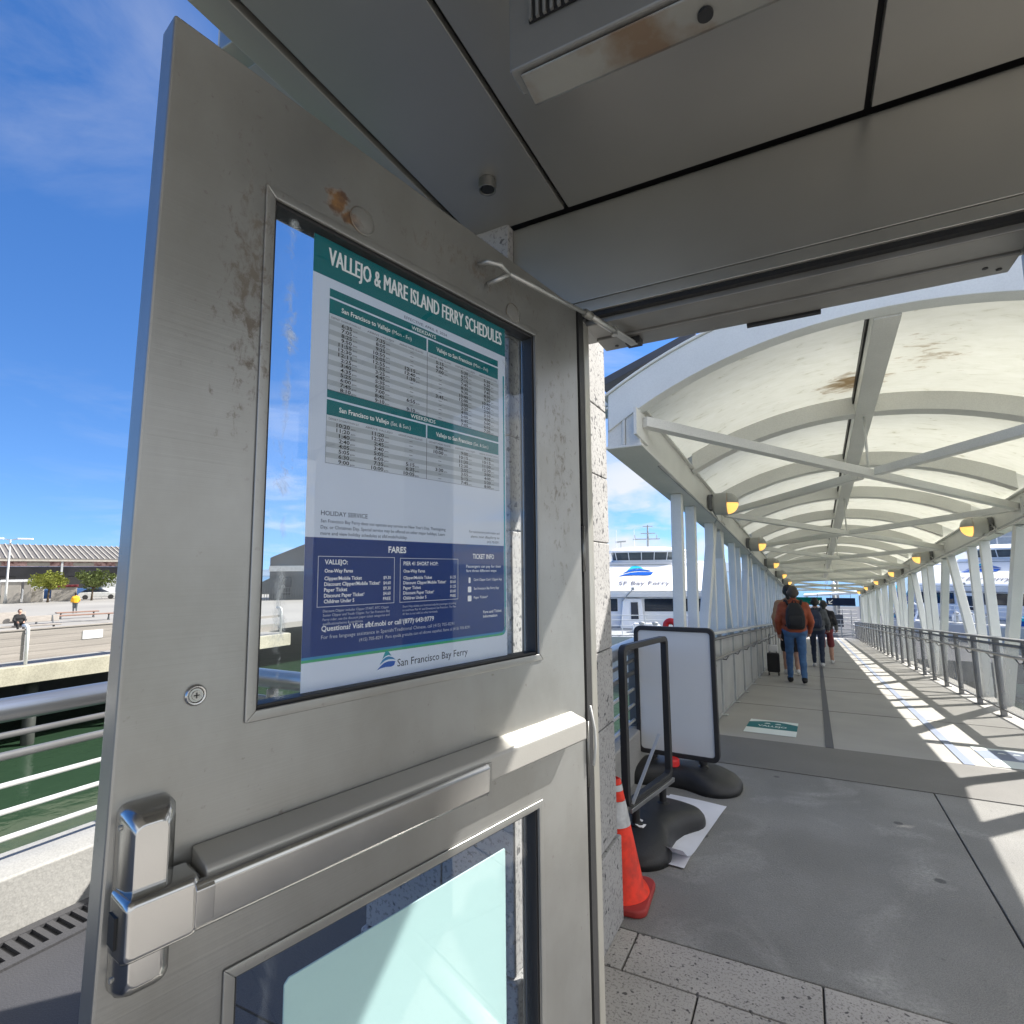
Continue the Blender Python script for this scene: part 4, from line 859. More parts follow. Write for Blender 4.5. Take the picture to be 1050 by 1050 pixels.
# hanging signs at the far end
for xa,xb,zz_,m,lab in ((-.95,.42,1.86,M['signgreen'],'green hanging sign with white arrow at the far end of the gangway'),(.60,1.88,1.84,M['signnavy'],'navy hanging sign with white arrow at the far end of the gangway')):
    s=thing('hanging_sign',lab,'sign',mw=GM@Matrix.Translation(((xa+xb)/2,28.35,zz_))); w=(xb-xa)/2
    q=MB(); q.box(-w,w,-.03,.03,-.20,.20); q.obj('board',m,s,bevel=.01)
    q=MB(); ax=w-.20 if m==M['signgreen'] else -w+.20; k=1 if m==M['signgreen'] else -1
    def P(l): return [(ax+k*a,-.0315,c) for a,c in l]
    for l in ([(-.10,.085),(-.075,.11),(.085,-.05),(.06,-.075)],[(.10,-.11),(.10,.05),(.065,.05),(.065,-.075)],[(.10,-.11),(.065,-.075),(-.06,-.075),(-.06,-.11)]): q.add(P(l),[(0,1,2,3)])
    q.obj('arrow',M['ptext'],s,fix=False)
    q=MB()
    for sx_ in (-w*.7,w*.7): q.bar((sx_,0,.20),(sx_,0,.42),.02,.02)
    q.obj('hanger',M['railmetal'],s)
for x_ in ():
    pass
# ------------------------------------------------------------------ dock float at the far end
fl_=GP(XC,LEN+7,-.3); FZ=fl_.z
q=MB(); q.box(-7,9,0,44,-.9,0); o=q.obj('float_deck',M['pavedk']); o.matrix_world=Matrix.Translation((GP(0,LEN,0).x,GP(0,LEN,0).y-.3,FZ))@Matrix.Rotation(-GY,4,'Z'); structure(o)
FB=o.matrix_world
for i,(x_,y_,h_) in enumerate(((-1.2,5.5,3.6),(2.9,6.5,4.6),(1.35,13.5,3.3),(3.6,12.0,3.9),(1.9,24,4.4),(-2.4,30,4.8))):
    p=thing('mooring_pile',('grey mooring pile left of the far dock landing','tall grey mooring pile right of the far dock landing','thin far mooring pile at the back of the dock','mooring pile at the back right corner of the dock','tall pile in the middle of the long float','farthest tall pile on the left of the float')[i],'pile',mw=FB@Matrix.Translation((x_,y_,0)),group='piles on the floating dock')
    q=MB(); q.tube([(0,0,-1.2),(0,0,h_)],.14,16); q.obj('shaft',M['railgrey'],p,smooth=True)
    q=MB(); q.lathe([(.17,h_),(.17,h_+.05),(.0001,h_+.22)],16); q.obj('cap',M['white'],p,bevel=.005)
for i,(x_,y_,w_) in enumerate(((.2,5.2,2.4),(1.9,3.2,1.6),(.3,9.0,3.0),(-1.0,19.0,4.0))):
    p=thing('dock_railing',('grey dock railing behind the people at the gangway end','short dock railing at the right foot of the gangway','dock railing under the grey canopy on the float','farthest dock railing at the back of the float')[i],'railing',mw=FB@Matrix.Translation((x_,y_,0)),group='railings on the floating dock')
    for zz_ in (1.1,.8,.5,.2):
        q=MB(); q.tube([(0,0,zz_),(w_,0,zz_)],.022,8); q.obj('rail',M['railgrey'],p,smooth=True)
    for j in range(int(w_/.6)+1):
        q=MB(); q.box(j*.6-.02,j*.6+.02,-.02,.02,0,1.12); q.obj('post',M['railgrey'],p)
tr=thing('ticket_canopy','grey steel canopy with pale roof standing on the dock behind the gangway end','canopy',mw=FB@Matrix.Translation((-.6,10.5,0)))
q=MB(); q.prism([(0,2.5),(3.8,2.75),(3.8,2.9),(0,2.62)],(0,2.5),1); q.obj('roof',M['white'],tr,bevel=.01)
for x_ in (.2,3.5):
    for y_ in (.2,2.3):
        q=MB(); q.box(x_-.06,x_+.06,y_-.06,y_+.06,0,2.53); q.obj('post',M['railgrey'],tr)
q=MB(); q.box(.9,2.4,2.25,2.32,.3,1.15); q.obj('back_panel',M['greycloth'],tr,bevel=.01)

# ------------------------------------------------------------------ sign boards, cone, paper
def sign_base(mw_parent,bevel=.01):
    # moulded base: dog-bone plan, domed, hollowed long sides
    q=MB(); rings=[]; n=56
    def plan(k):
        pts=[]
        for i in range(n):
            t=2*math.pi*i/n; c,s_=math.cos(t),math.sin(t)
            rx=.40; ry=.235
            waist=1-.40*math.exp(-((c)/.33)**2)
            e=.72
            x=rx*math.copysign(abs(c)**e,c); y=ry*math.copysign(abs(s_)**e,s_)*waist
            pts.append((x*k,y*k))
        return pts
    for k,z in ((1.0,0),(1.0,.030),(.985,.050),(.93,.075),(.80,.098),(.62,.112),(.40,.118),(.15,.12)):
        rings.append([(x,y,z-.03*(abs(x)/.40)**2*(z/.12)) for x,y in plan(k)])
    q.loft(rings); return q
def sign_board(mw,label,w,h,zb,empty):
    s=thing('sign_board',label,'sign board',mw=mw)
    sign_base(None).obj('base',M['baseblk'],s,smooth=True)
    for x_ in (-w*.30,w*.30):
        q=MB(); q.lathe([(.0001,.08),(.034,.08),(.034,.115),(.020,.120),(.020,zb-.02),(.028,zb-.018),(.028,zb),(.0001,zb)],18,(x_,0,0)); q.obj('foot_post',M['baseblk'],s,bevel=.002)
    fr=MB(); ow=rrect(w,h,.045,6,0,zb+h/2); iw=rrect(w-.06,h-.06,.022,6,0,zb+h/2); n=len(ow)
    for yy in (1,):
        vs=[(x,-.019,z) for x,z in ow]+[(x,-.019,z) for x,z in iw]+[(x,.019,z) for x,z in ow]+[(x,.019,z) for x,z in iw]
        fs=[]
        for i in range(n):
            j=(i+1)%n
            fs+=[(i,j,n+j,n+i),(2*n+j,2*n+i,3*n+i,3*n+j),(j,i,2*n+i,2*n+j),(n+i,n+j,3*n+j,3*n+i)]
        fr.add(vs,fs)
    fr.obj('frame',M['rubber'],s,bevel=.004)
    if not empty:
        q=MB(); q.prism(rrect(w-.056,h-.056,.024,5,0,zb+h/2),(-.009,.009),1)
        q.obj('panel',M['signwhite'],s)
    return s
sA=sign_board(Matrix.Translation((-.82,3.98,0))@Matrix.Rotation(R(-3),4,'Z'),'large blank white sign board with rounded black frame facing the doorway',.55,.865,.15,0)
q=MB(); q.lathe([(.0001,.112),(.045,.112),(.045,.150),(.038,.158),(.0001,.158)],22,(-.02,-.06,0)); q.obj('filler_cap',M['red'],sA,bevel=.003)
sB=sign_board(Matrix.Translation((-.80,3.12,0))@Matrix.Rotation(R(79),4,'Z'),'empty black sign frame without its panel in front of the white board',.56,.80,.22,1)
q=MB(); q.lathe([(.016,.0),(.024,.0),(.024,.004),(.016,.004)],18,(0,0,0),'z',40,330); q.add([(.0,-.026,.002),(.006,-.03,.002),(.026,-.010,.002),(.020,-.006,.002)],[(0,1,2,3)])
q.xf(Matrix.Translation((-.165,-.02,.118))@Vector((-.22,-.20,.95)).to_track_quat('Z','Y').to_matrix().to_4x4()@Matrix.Scale(1.15,4)); q.obj('base_mark',M['ptext'],sB)
q=MB(); q.bar((-.25,-.024,.24),(.10,-.022,.50),.004,.018,(0,1,0)); q.obj('loose_trim',M['railgrey'],sB)
q=MB(); q.bar((-.27,-.024,.212),(.27,-.024,.212),.022,.014,(0,1,0)); q.obj('bottom_trim',M['tube'],sB,bevel=.002)
pp=thing('paper_sheet','white paper sheets lying on the floor under the sign board base','paper',(-.70,3.28,.002),R(-7))
for k,(dx,dy,rz) in enumerate(((0,0,0),(-.02,-.03,4))):
    q=MB(); nx,ny=10,14; vs=[];fs=[]
    for i in range(nx+1):
        for j in range(ny+1):
            x=-.17+.34*i/nx; y=-.41+.82*j/ny
            z=.002+.004*k+.006*max(0,noise.noise(Vector((x*4+k,y*4,k))))+ (.03*max(0,(-y-.27)/.09)**2 if k==0 else 0)
            vs.append((x,y,z))
    for i in range(nx):
        for j in range(ny): fs.append((i*(ny+1)+j,(i+1)*(ny+1)+j,(i+1)*(ny+1)+j+1,i*(ny+1)+j+1))
    q.add(vs,fs); q.xf(Matrix.Translation((dx,dy,0))@Matrix.Rotation(R(rz),4,'Z')); q.obj('sheet',M['paper'],pp,smooth=True)
c=thing('traffic_cone','orange traffic cone with pale collar tucked beside the stone pillar','cone',(-.795,2.50,0),R(4))
q=MB(); q.prism(rrect(.29,.29,.05,6),(0,.030)); q.obj('base',M['conebase'],c,bevel=.008)
R0=.118; R1=.026; HC=.485
def cr(z): return R0+(R1-R0)*(z-.03)/(HC-.03)
q=MB(); q.lathe([(R0+.018,.0305),(R0+.012,.042),(cr(.05),.05),(cr(.30),.30),(cr(.30)-.003,.301)],40); q.obj('body',M['orange'],c,smooth=True)
q=MB(); q.lathe([(cr(.30)+.001,.300),(cr(.40)+.001,.40)],40); q.obj('collar',M['conewhite'],c,smooth=True)
q=MB(); q.lathe([(cr(.40),.401),(cr(.44),.44)],40); q.obj('body',M['orange'],c,smooth=True)
q=MB(); q.lathe([(cr(.44)+.001,.441),(cr(.465)+.001,.465)],40); q.obj('collar',M['conewhite'],c,smooth=True)
q=MB(); q.lathe([(cr(.465),.466),(R1,HC),(R1-.008,HC+.004),(R1-.01,HC-.03)],40); q.obj('tip',M['orange'],c,smooth=True)
#PART4
# ------------------------------------------------------------------ people
def capsule(mb,p0,p1,r0,r1,n=14):
    p0=Vector(p0);p1=Vector(p1); d=(p1-p0); L=d.length
    d=d.normalized() if L>1e-6 else Vector((0,0,1)); pts=[];rs=[]
    for a in (-85,-55,-25): pts.append(p0+d*r0*math.sin(R(a))); rs.append(r0*math.cos(R(a)))
    for t in (0,.33,.66,1): pts.append(p0+(p1-p0)*t); rs.append(r0+(r1-r0)*t)
    for a in (25,55,85): pts.append(p1+d*r1*math.sin(R(a))); rs.append(r1*math.cos(R(a)))
    mb.tube(pts,rs,n)
def person(mw,label,caps,mats,vox=.014,hair=None,scale=1.,group=None):
    t=thing('person',label,'person',mw=mw@Matrix.Scale(scale,4),group=group)
    mb=MB()
    for c in caps: capsule(mb,*c[:4])
    o=mb.obj('raw',M['skin']); rm=o.modifiers.new('r','REMESH'); rm.mode='VOXEL'; rm.voxel_size=vox
    smo=o.modifiers.new('s','SMOOTH'); smo.factor=.5; smo.iterations=3
    dg=bpy.context.evaluated_depsgraph_get(); me=bpy.data.meshes.new_from_object(o.evaluated_get(dg)); bpy.data.objects.remove(o)
    me.materials.clear(); names=[]
    for c in caps:
        if c[4] not in names: names.append(c[4])
    for nme in names: me.materials.append(mats[nme])
    cs=[(Vector(c[0]),Vector(c[1]),c[2],c[3],names.index(c[4])) for c in caps]
    for p in me.polygons:
        x=p.center; best=9;bi=0
        for a,b_,r0,r1,ix in cs:
            d=b_-a; L=d.length_squared; tt=max(0,min(1,(x-a).dot(d)/L)) if L>1e-9 else 0
            dist=(x-(a+d*tt)).length-(r0+(r1-r0)*tt)
            if dist<best: best=dist;bi=ix
        p.material_index=bi
    for v in me.vertices:     # cloth folds
        nn=noise.noise(Vector((v.co.x*7,v.co.y*7,v.co.z*13)))*.010+noise.noise(v.co*23)*.004
        if v.co.z<1.45: v.co+=v.normal*nn
    me.shade_smooth()
    ob=bpy.data.objects.new('body',me); COL.objects.link(ob); ob.parent=t
    if hair:
        hb=MB()
        for c in hair[0]: capsule(hb,*c)
        h=hb.obj('raw',M['skin']); rm=h.modifiers.new('r','REMESH'); rm.mode='VOXEL'; rm.voxel_size=.012
        dg=bpy.context.evaluated_depsgraph_get(); me=bpy.data.meshes.new_from_object(h.evaluated_get(dg)); bpy.data.objects.remove(h)
        me.materials.clear(); me.materials.append(hair[1]); me.shade_smooth(); hb_=bpy.data.objects.new('hair',me); COL.objects.link(hb_); hb_.parent=t
    return t
def human(stride=.20,lean=.0,armL=(.06,-.05),armR=(.02,.10),bulk=1.,shorts=False,twist=0,hip=.92):
    """standing / walking figure 1.72 m, facing +y"""
    k=[]; B=bulk
    hipL=(-.095,0,hip); hipR=(.095,0,hip)
    for sgn,f,hp in ((-1,stride,hipL),(1,-stride,hipR)):
        x=hp[0]; kn=(x*1.02,f*.55+.06*abs(stride)/.2,.50); an=(x*1.05,f-.03,.09+(.05 if f<0 else 0)); toe=(x*1.15,f+.15,.045+(.0 if f<0 else .01))
        k.append((hp,kn,.088*B,.066*B,'legs')); k.append((kn,an,.064*B,.048,'shin')); k.append((an,(an[0],an[1]-.015,an[2]-.03),.045,.046,'shoes')); k.append(((an[0],an[1]-.03,an[2]-.045),toe,.045,.036,'shoes'))
        if shorts: k.append((((hp[0]+kn[0])/2,(hp[1]+kn[1])/2,(hp[2]+kn[2])/2),kn,.088,.090,'legs'))
    k.append((hipL,hipR,.112*B,.112*B,'legs')); k.append(((-.07,0,.98),(.07,0,.98),.132*B,.132*B,'torso'))
    k.append(((-.085,.0+lean*.4,1.10),(.085,lean*.4,1.10),.128*B,.128*B,'torso')); k.append(((-.11,lean*.7,1.25),(.11,lean*.7,1.25),.128*B,.128*B,'torso'))
    k.append(((-.14,lean,1.37),(.14,lean,1.37),.080*B,.080*B,'torso')); k.append(((-.06,lean,1.42),(.06,lean,1.42),.060*B,.066*B,'torso'))
    k.append(((0,lean,1.42),(0,lean+.015,1.50),.060,.052,'neck')); hz=1.61
    k.append(((0,lean+.015,hz-.03),(0,lean+.02,hz+.02),.076,.086,'head')); k.append(((0,lean+.05,hz-.075),(0,lean+.05,hz-.02),.05,.066,'head')); k.append(((0,lean+.095,hz-.02),(0,lean+.11,hz-.035),.014,.017,'head'))
    for sx_ in (-1,1): k.append(((sx_*.088,lean+.01,hz-.03),(sx_*.092,lean,hz+.01),.014,.017,'head'))
    for sgn,(f,el) in ((-1,armL),(1,armR)):
        shd=(sgn*.185,lean,1.375); elb=(sgn*(.25+.02*B),lean-.05+f*.4,1.10); wr=(sgn*(.245+.01*B),lean+.06+f+el,.875+abs(el)*.5)
        k.append((shd,elb,.072*B,.056*B,'torso')); k.append((elb,wr,.055*B,.042,'sleeve'))
        dv=(Vector(wr)-Vector(elb)).normalized(); w=Vector(wr); hnd=w+dv*.085; k.append((tuple(w+dv*.01),tuple(hnd),.032,.036,'hand'))
        for i in range(4):
            a=hnd+Vector((sgn*(-.012),(i-1.5)*.020,0)); bb=a+dv*(.055-.006*abs(i-1.2))+Vector((-sgn*.012,0,0)); cc=bb+dv*.03+Vector((-sgn*.024,0,0))
            k.append((tuple(a),tuple(bb),.0105,.010,'hand')); k.append((tuple(bb),tuple(cc),.010,.0085,'hand'))
        th_=w+dv*.03+Vector((-sgn*.012,.030,0)); k.append((tuple(th_),tuple(th_+dv*.05+Vector((-sgn*.01,.025,0))),.013,.010,'hand'))
    return k
def hairset(lean,long=0.,r=.091):
    h=[((0,lean-.005,1.615),(0,lean+.0,1.655),r*.97,r*.90),((0,lean-.03,1.585),(0,lean-.03,1.64),.074,.080),((-.04,lean-.015,1.60),(.04,lean-.015,1.60),.062,.062)]
    if long: h.append(((0,lean-.05,1.59),(0,lean-.07,1.59-long),.075,.04))
    return h
def backpack(parent_mw,label,m,scale=1.):
    b_=thing('backpack',label,'backpack',mw=parent_mw@Matrix.Scale(scale,4))
    q=MB()
    sec=[]
    for z,w,d0,d1 in ((.98,.24,-.15,-.31),(1.02,.29,-.135,-.345),(1.15,.31,-.135,-.36),(1.30,.28,-.12,-.325),(1.40,.20,-.105,-.25),(1.435,.12,-.10,-.18)):
        sec.append([(x,(d0+d1)/2+y,z) for x,y in rrect(w,abs(d0-d1),min(.05,abs(d0-d1)*.45),5)])
    q.loft(sec); bg_=q.obj('bag',m,b_,smooth=True)
    q=MB(); sec=[]
    for z,w,d in ((1.03,.20,.02),(1.06,.22,.045),(1.18,.21,.045),(1.22,.18,.02)): sec.append([(x,-.345-d/2+y,z) for x,y in rrect(w,d+.02,.012,3)])
    q.loft(sec); q.obj('front_pocket',m,b_,smooth=True)
    for s in (-1,1):
        q=MB(); q.tube([(s*.10,-.12,1.40),(s*.125,-.06,1.47),(s*.135,.04,1.47),(s*.14,.12,1.38),(s*.15,.135,1.22),(s*.17,.06,1.08),(s*.15,-.12,1.02)],[.02,.024,.024,.024,.02,.014,.012],8); q.obj('strap',m,b_,smooth=True)
    q=MB(); q.tube([(-.03,-.14,1.43),(-.02,-.15,1.475),(.02,-.15,1.475),(.03,-.14,1.43)],.008,6); q.obj('grab_loop',m,b_,smooth=True)
    return b_
def at_deck(x,y,rz=0,s=1.): return GM@Matrix.Translation((x,y,0))@Matrix.Rotation(R(rz),4,'Z')@Matrix.Rotation(R(-4.2),4,'X').inverted()
W1=at_deck(-.245,5.30,6); S1=.885
mm1=dict(legs=M['jeans'],shin=M['jeans'],shoes=M['blkcloth'],torso=M['rustjacket'],sleeve=M['rustjacket'],neck=M['rustjacket'],head=M['skin'],hand=M['skin'])
person(W1,'person walking away in rust orange jacket, blue jeans and black shoes',human(.15,.02,(.02,.0),(.04,.05),bulk=1.02),mm1,hair=(hairset(.02),M['hairgrey']),scale=S1)
backpack(W1,'black backpack worn over the rust orange jacket',M['blkcloth'],S1)
W2=at_deck(.07,8.9,-4); S2=.845
mm2=dict(mm1,legs=M['darkblue'],shin=M['darkblue'],shoes=M['whcloth'],torso=M['greycloth'],sleeve=M['greycloth'],neck=M['skin'])
person(W2,'person walking away in grey top and dark trousers with white shoes',human(.14,.03),mm2,vox=.017,hair=(hairset(.03),M['hairdark']),scale=S2)
backpack(W2,'dark backpack on the person in the grey top',M['darkblue'],S2)
W3=at_deck(.25,10.1,-8)
mm3=dict(mm1,legs=M['maroon'],shin=M['skin'],shoes=M['whcloth'],torso=M['blkcloth'],sleeve=M['greycloth'],neck=M['skin'])
person(W3,'person in dark top and maroon shorts walking beside the grey backpack wearer',human(-.16,.02,shorts=True),mm3,vox=.018,hair=(hairset(.02,.16),M['hairdark']),scale=.83)
W4=at_deck(-.36,6.7,3)
mm4=dict(mm1,legs=M['blkcloth'],shin=M['skin'],shoes=M['whcloth'],torso=M['tan'],sleeve=M['tan'],neck=M['skin'])
person(W4,'person mostly hidden behind the rust orange jacket, bare shins and white shoes',human(.12,.02,shorts=True),mm4,vox=.018,hair=(hairset(.02,.1,.106),M['hairdark']),scale=.93)
su=thing('suitcase','small black and white wheeled suitcase beside the left railing','suitcase',mw=at_deck(-.64,6.3,4)@Matrix.Scale(.78,4))
q=MB(); q.prism(rrect(.26,.42,.04,5,0,.30),(-.09,.09),1); q.obj('shell',M['blkcloth'],su,bevel=.02)
q=MB(); q.prism(rrect(.20,.14,.02,4,0,.62),(-.07,.07),1); q.obj('white_bag',M['whcloth'],su,bevel=.02)
q=MB(); q.tube([(-.07,.06,.5),(-.07,.06,.92),(.07,.06,.92),(.07,.06,.5)],.009,8); q.obj('pull_handle',M['railmetal'],su,smooth=True)
for s in (-.1,.1):
    q=MB(); q.lathe([(.0001,-.015),(.038,-.015),(.038,.015),(.0001,.015)],16,(s,.05,.040),'x'); q.obj('wheel',M['rubber'],su,bevel=.003)

# ------------------------------------------------------------------ ferries
def ferry(mw,label,group):
    f=thing('ferry',label,'ferry',mw=mw,group=group)      # local: x to the right seen from the bow, +y aft, z above the water
    Wd=4.2
    def sect(y,z0,w0,z1,w1): return [(-w0,y,z0),(w0,y,z0),(w1,y,z1),(-w1,y,z1)]
    q=MB(); q.loft([[(-Wd*.9,y_+dy*.6,-1.6),(Wd*.9,y_+dy*.6,-1.6),(Wd+.05,y_-dy,1.42),(-Wd-.05,y_-dy,1.42)] for y_,dy in ((-3.4,.9),(0,0),(22,0))]); q.obj('hull',M['ferrywhite'],f,bevel=.05)
    q=MB(); q.box(-Wd+.05,Wd-.05,-4.2,0,1.425,1.47); q.obj('foredeck',M['ferrygrey'],f)
    for s in (-1,1):      # blue sweep on the hull sides and a blue bow cheek
        q=MB(); x=s*(Wd+.07); q.add([(x,-2.6,1.5),(x,1.2,3.9),(x,3.0,4.2),(x,9,1.6),(x,8,.4),(x,-2.2,.5),(x-s*.06,-2.6,1.5),(x-s*.06,1.2,3.9),(x-s*.06,3.0,4.2),(x-s*.06,9,1.6),(x-s*.06,8,.4),(x-s*.06,-2.2,.5)],[(0,1,2,3,4,5),(11,10,9,8,7,6)]+[(i,(i+1)%6,6+(i+1)%6,6+i) for i in range(6)]); q.obj('blue_sweep',M['ferryblue'],f)
        q=MB(); x=s*(Wd+.085); q.hexa([(x,-2.75,1.5),(x,-2.55,1.5),(x-s*.03,-2.55,1.5),(x-s*.03,-2.75,1.5)],[(x,1.05,4.0),(x,1.3,3.9),(x-s*.03,1.3,3.9),(x-s*.03,1.05,4.0)]); q.obj('cyan_line',M['ferrycyan'],f)
    q=MB(); q.box(-Wd+.15,Wd-.15,.05,21,1.47,3.25); q.obj('deckhouse',M['ferrywhite'],f,bevel=.06)
    for xa,xb in ((-3.75,-1.62),(-.02,3.6)):
        q=MB(); q.box(xa,xb,.0,.06,2.42,3.17); q.obj('window',M['ferryglass'],f,bevel=.03)
    q=MB(); q.hexa([(-1.5,-.55,1.47),(-.1,-.55,1.47),(-.1,.04,1.47),(-1.5,.04,1.47)],[(-1.3,-.25,3.2),(-.2,-.25,3.2),(-.2,.04,3.2),(-1.3,.04,3.2)]); pc=q.obj('door_porch',M['ferrywhite'],f,bevel=.03)
    q=MB(); q.hexa([(-.86,-.515,2.0),(-.42,-.515,2.0),(-.42,-.44,2.0),(-.86,-.44,2.0)],[(-.84,-.36,2.98),(-.44,-.36,2.98),(-.44,-.29,2.98),(-.84,-.29,2.98)]); q.obj('doorway',M['ferryglass'],pc)
    # brow: sloped white front carrying the lettering
    bro=[(-.55,3.28),(-.75,3.55),(-.55,3.85),(2.6,5.28),(3.2,5.45),(20,5.45),(20,3.28)]
    q=MB()
    secs=[]
    for x,k in ((-Wd-.05,.35),(-Wd+.1,.12),(-2.5,0.02),(0,0),(2.5,.02),(Wd-.1,.12),(Wd+.05,.35)): secs.append([(x,yy_+k*1.5 if i<5 else yy_,zz_) for i,(yy_,zz_) in enumerate(bro)])
    q.loft(secs); br=q.obj('brow',M['ferrywhite'],f,bevel=.04)
    q=MB()
    for z_,y_ in ((3.60,-.79),(5.22,2.40)): q.box(-3.9,3.9,y_,y_+.05,z_,z_+.05)
    q.obj('brow_rail',M['ferrygrey'],br,bevel=.01)
    sl=math.atan2(1.43,3.15); BM=Matrix.Translation((0,.30,4.245))@Matrix.Rotation(sl,4,'X')
    e=emblem(-1.55,.55,2.3,.025)
    # emblem stretched sideways like on the ship
    for mbq,mm_ in zip(e,(M['ferrycyan'],M['ferryblue'],M['ferryblue'])):
        mbq.v=[((v[0])*1.0,.42+(v[1]-.55)*.95,v[2]) for v in mbq.v]; mbq.xf(BM); mbq.obj('emblem',mm_,br,fix=False)
    q=MB(); text(q,'SF Bay Ferry',0,-.62,.025,.55,width=3.05,align='CENTER',bold=.012,shear=.15); q.xf(BM); q.obj('lettering',M['inkgrey'],br,fix=False)
    # wheelhouse
    wc=.45
    def ring(z,w,y0,y1,r): return [(wc+x,(y0+y1)/2+y,z) for x,y in rrect(2*w,abs(y1-y0),r,5)]
    q=MB(); q.loft([ring(5.40,2.25,3.2,8,.9),ring(5.55,2.3,3.1,8,.9)]); wh=q.obj('wheelhouse',M['ferrywhite'],f)
    q=MB(); q.loft([ring(5.55,2.22,3.2,7.8,.9),ring(6.05,2.36,2.95,7.9,.9)]); q.obj('window_band',M['wheelglass'],wh)
    q=MB()
    for x in (-1.95,-1.15,-.35,.45,1.25): q.bar((wc+x,3.12 if abs(x)<1.6 else 3.3,5.55),(wc+x*1.05,2.88 if abs(x)<1.6 else 3.1,6.05),.06,.05,(1,0,0))
    q.obj('window_mullions',M['ferrywhite'],wh)
    q=MB(); q.loft([ring(6.05,2.44,2.8,8.1,.95),ring(6.16,2.46,2.75,8.1,.95),ring(6.36,2.1,3.2,7.8,.9),ring(6.46,1.4,3.9,7.2,.8)]); rf=q.obj('wheelhouse_roof',M['ferrywhite'],wh,bevel=.02)
    q=MB(); q.tube([(wc+.3,5.5,6.4),(wc+.3,5.5,8.05)],[.10,.05],10); q.bar((wc-.75,5.4,7.05),(wc+1.1,5.4,7.05),.10,.08); q.bar((wc-.2,5.4,7.45),(wc+.8,5.4,7.45),.06,.06); q.bar((wc-.05,5.4,7.95),(wc+.65,5.4,7.95),.05,.05)
    for x in (-.6,.9): q.tube([(wc+x,5.4,7.05),(wc+x,5.4,7.35)],.03,6)
    q.obj('mast',M['ferrygrey'],rf)
    q=MB(); q.bar((wc-1.6,5,6.4),(wc-1.6,5,6.85),.05,.05); q.bar((wc-1.95,5,6.85),(wc-1.25,5,6.90),.14,.10); q.obj('radar',M['ferrygrey'],rf)
    for x in (-.9,-2.1): 
        q=MB(); q.tube([(wc+x+.2,4.6,6.4),(wc+x+.2,4.6,7.7)],.018,6); q.obj('whip_aerial',M['ferrywhite'],rf)
    for x in (2.6,3.1):
        q=MB(); q.lathe([(.16,5.45),(.16,6.0),(.22,6.05),(.20,6.22),(.0001,6.32)],14,(x,5.2,0)); q.obj('vent_post',M['ferrygrey'] if x<3 else M['ferrywhite'],f,smooth=True)
    for s in (-1,1):
        q=MB(); q.hexa([(s*2.55,-4.12,1.45),(s*4.2,-2.3,1.45),(s*4.12,-2.24,1.45),(s*2.50,-4.04,1.45)],[(s*2.75,-3.95,1.75),(s*4.2,-2.3,3.55),(s*4.12,-2.24,3.55),(s*2.70,-3.87,1.75)]); bb=q.obj('bow_bulwark',M['ferryblue'],f)
        q=MB(); q.bar((s*2.73,-3.92,1.80),(s*4.18,-2.28,3.62),.10,.16); q.obj('cyan_edge',M['ferrycyan'],bb)
    # foredeck gear and rail
    q=MB()
    for zz_ in (1.95,2.25,2.5):
        q.tube([(-Wd+.1,-.2,zz_),(-Wd+.1,-3.7,zz_),(-2.2,-4.15,zz_),(2.2,-4.15,zz_),(Wd-.1,-3.7,zz_),(Wd-.1,-.2,zz_)],.022,6)
    for x,y_ in [(-Wd+.1,-.3),(-Wd+.1,-2),(-Wd+.1,-3.6),(-2.9,-3.9),(-1.5,-4.15),(-.3,-4.15),(.9,-4.15),(2.2,-4.15),(3.1,-3.9),(Wd-.1,-3.6),(Wd-.1,-2)]: q.tube([(x,y_,1.45),(x,y_,2.52)],.025,6)
    q.obj('bow_rail',M['ferrywhite'],f)
    for x in (-2.9,-2.5):
        q=MB(); q.bar((x-.25,-3.4,1.5),(x+.12,-3.3,2.55),.10,.12); q.bar((x+.12,-3.3,2.55),(x+.42,-3.3,2.30),.07,.08); q.obj('davit',M['ferrywhite'],f,bevel=.01)
    q=MB(); q.box(-.9,.6,-2.9,-2.2,1.47,1.86); q.box(-.8,.5,-2.85,-2.25,1.87,1.95); q.obj('deck_locker',M['ferrywhite'],f,bevel=.03)
    for x in (-.45,.25,1.1):
        q=MB(); q.lathe([(.13,1.47),(.10,1.6),(.10,1.95),(.16,2.0),(.16,2.08),(.0001,2.12)],12,(x,-3.5,0)); q.obj('bollard',M['ferrygrey'],f,smooth=True)
    q=MB(); q.tube([(-1.35,-.5,3.05),(-.75,-.9,3.75)],.03,6); q.lathe([(.0001,-.1),(.10,-.08),(.10,.08),(.0001,.1)],10,(-.72,-.92,3.8)); q.obj('floodlight',M['ferrygrey'],f)
    return f
def camxy(px,dep):    # plan position along a direction from the viewer, for laying the far things out
    d=fw+rt2*((px-525)/570); d.z=0; return Vector((0,0,0))+d*dep
p=camxy(658,34.0); az=math.atan2(p.x,p.y)
fA=ferry(Matrix.Translation((p.x,p.y,-3.42))@Matrix.Rotation(-az+R(4),4,'Z'),'white ferry with blue wave emblem seen head on above the sign boards','moored ferries')
p=camxy(1000,37.0); az=math.atan2(p.x,p.y)
fB=copy_tree(fA); fB.matrix_world=Matrix.Translation((p.x,p.y,-3.42))@Matrix.Rotation(-az-R(16),4,'Z'); fB['label']='white ferry moored on the far side of the right gangway railing'
cap_=thing('life_buoy','red life buoy lying above the top edge of the large sign board','life buoy',(-1.275,6.1,0))
q=MB()
for i in range(1): q.lathe([(.055+.032*math.cos(R(a)),.032*math.sin(R(a))) for a in range(0,361,30)],24,(0,0,.815),'y')
q.obj('ring',M['red'],cap_,smooth=True)
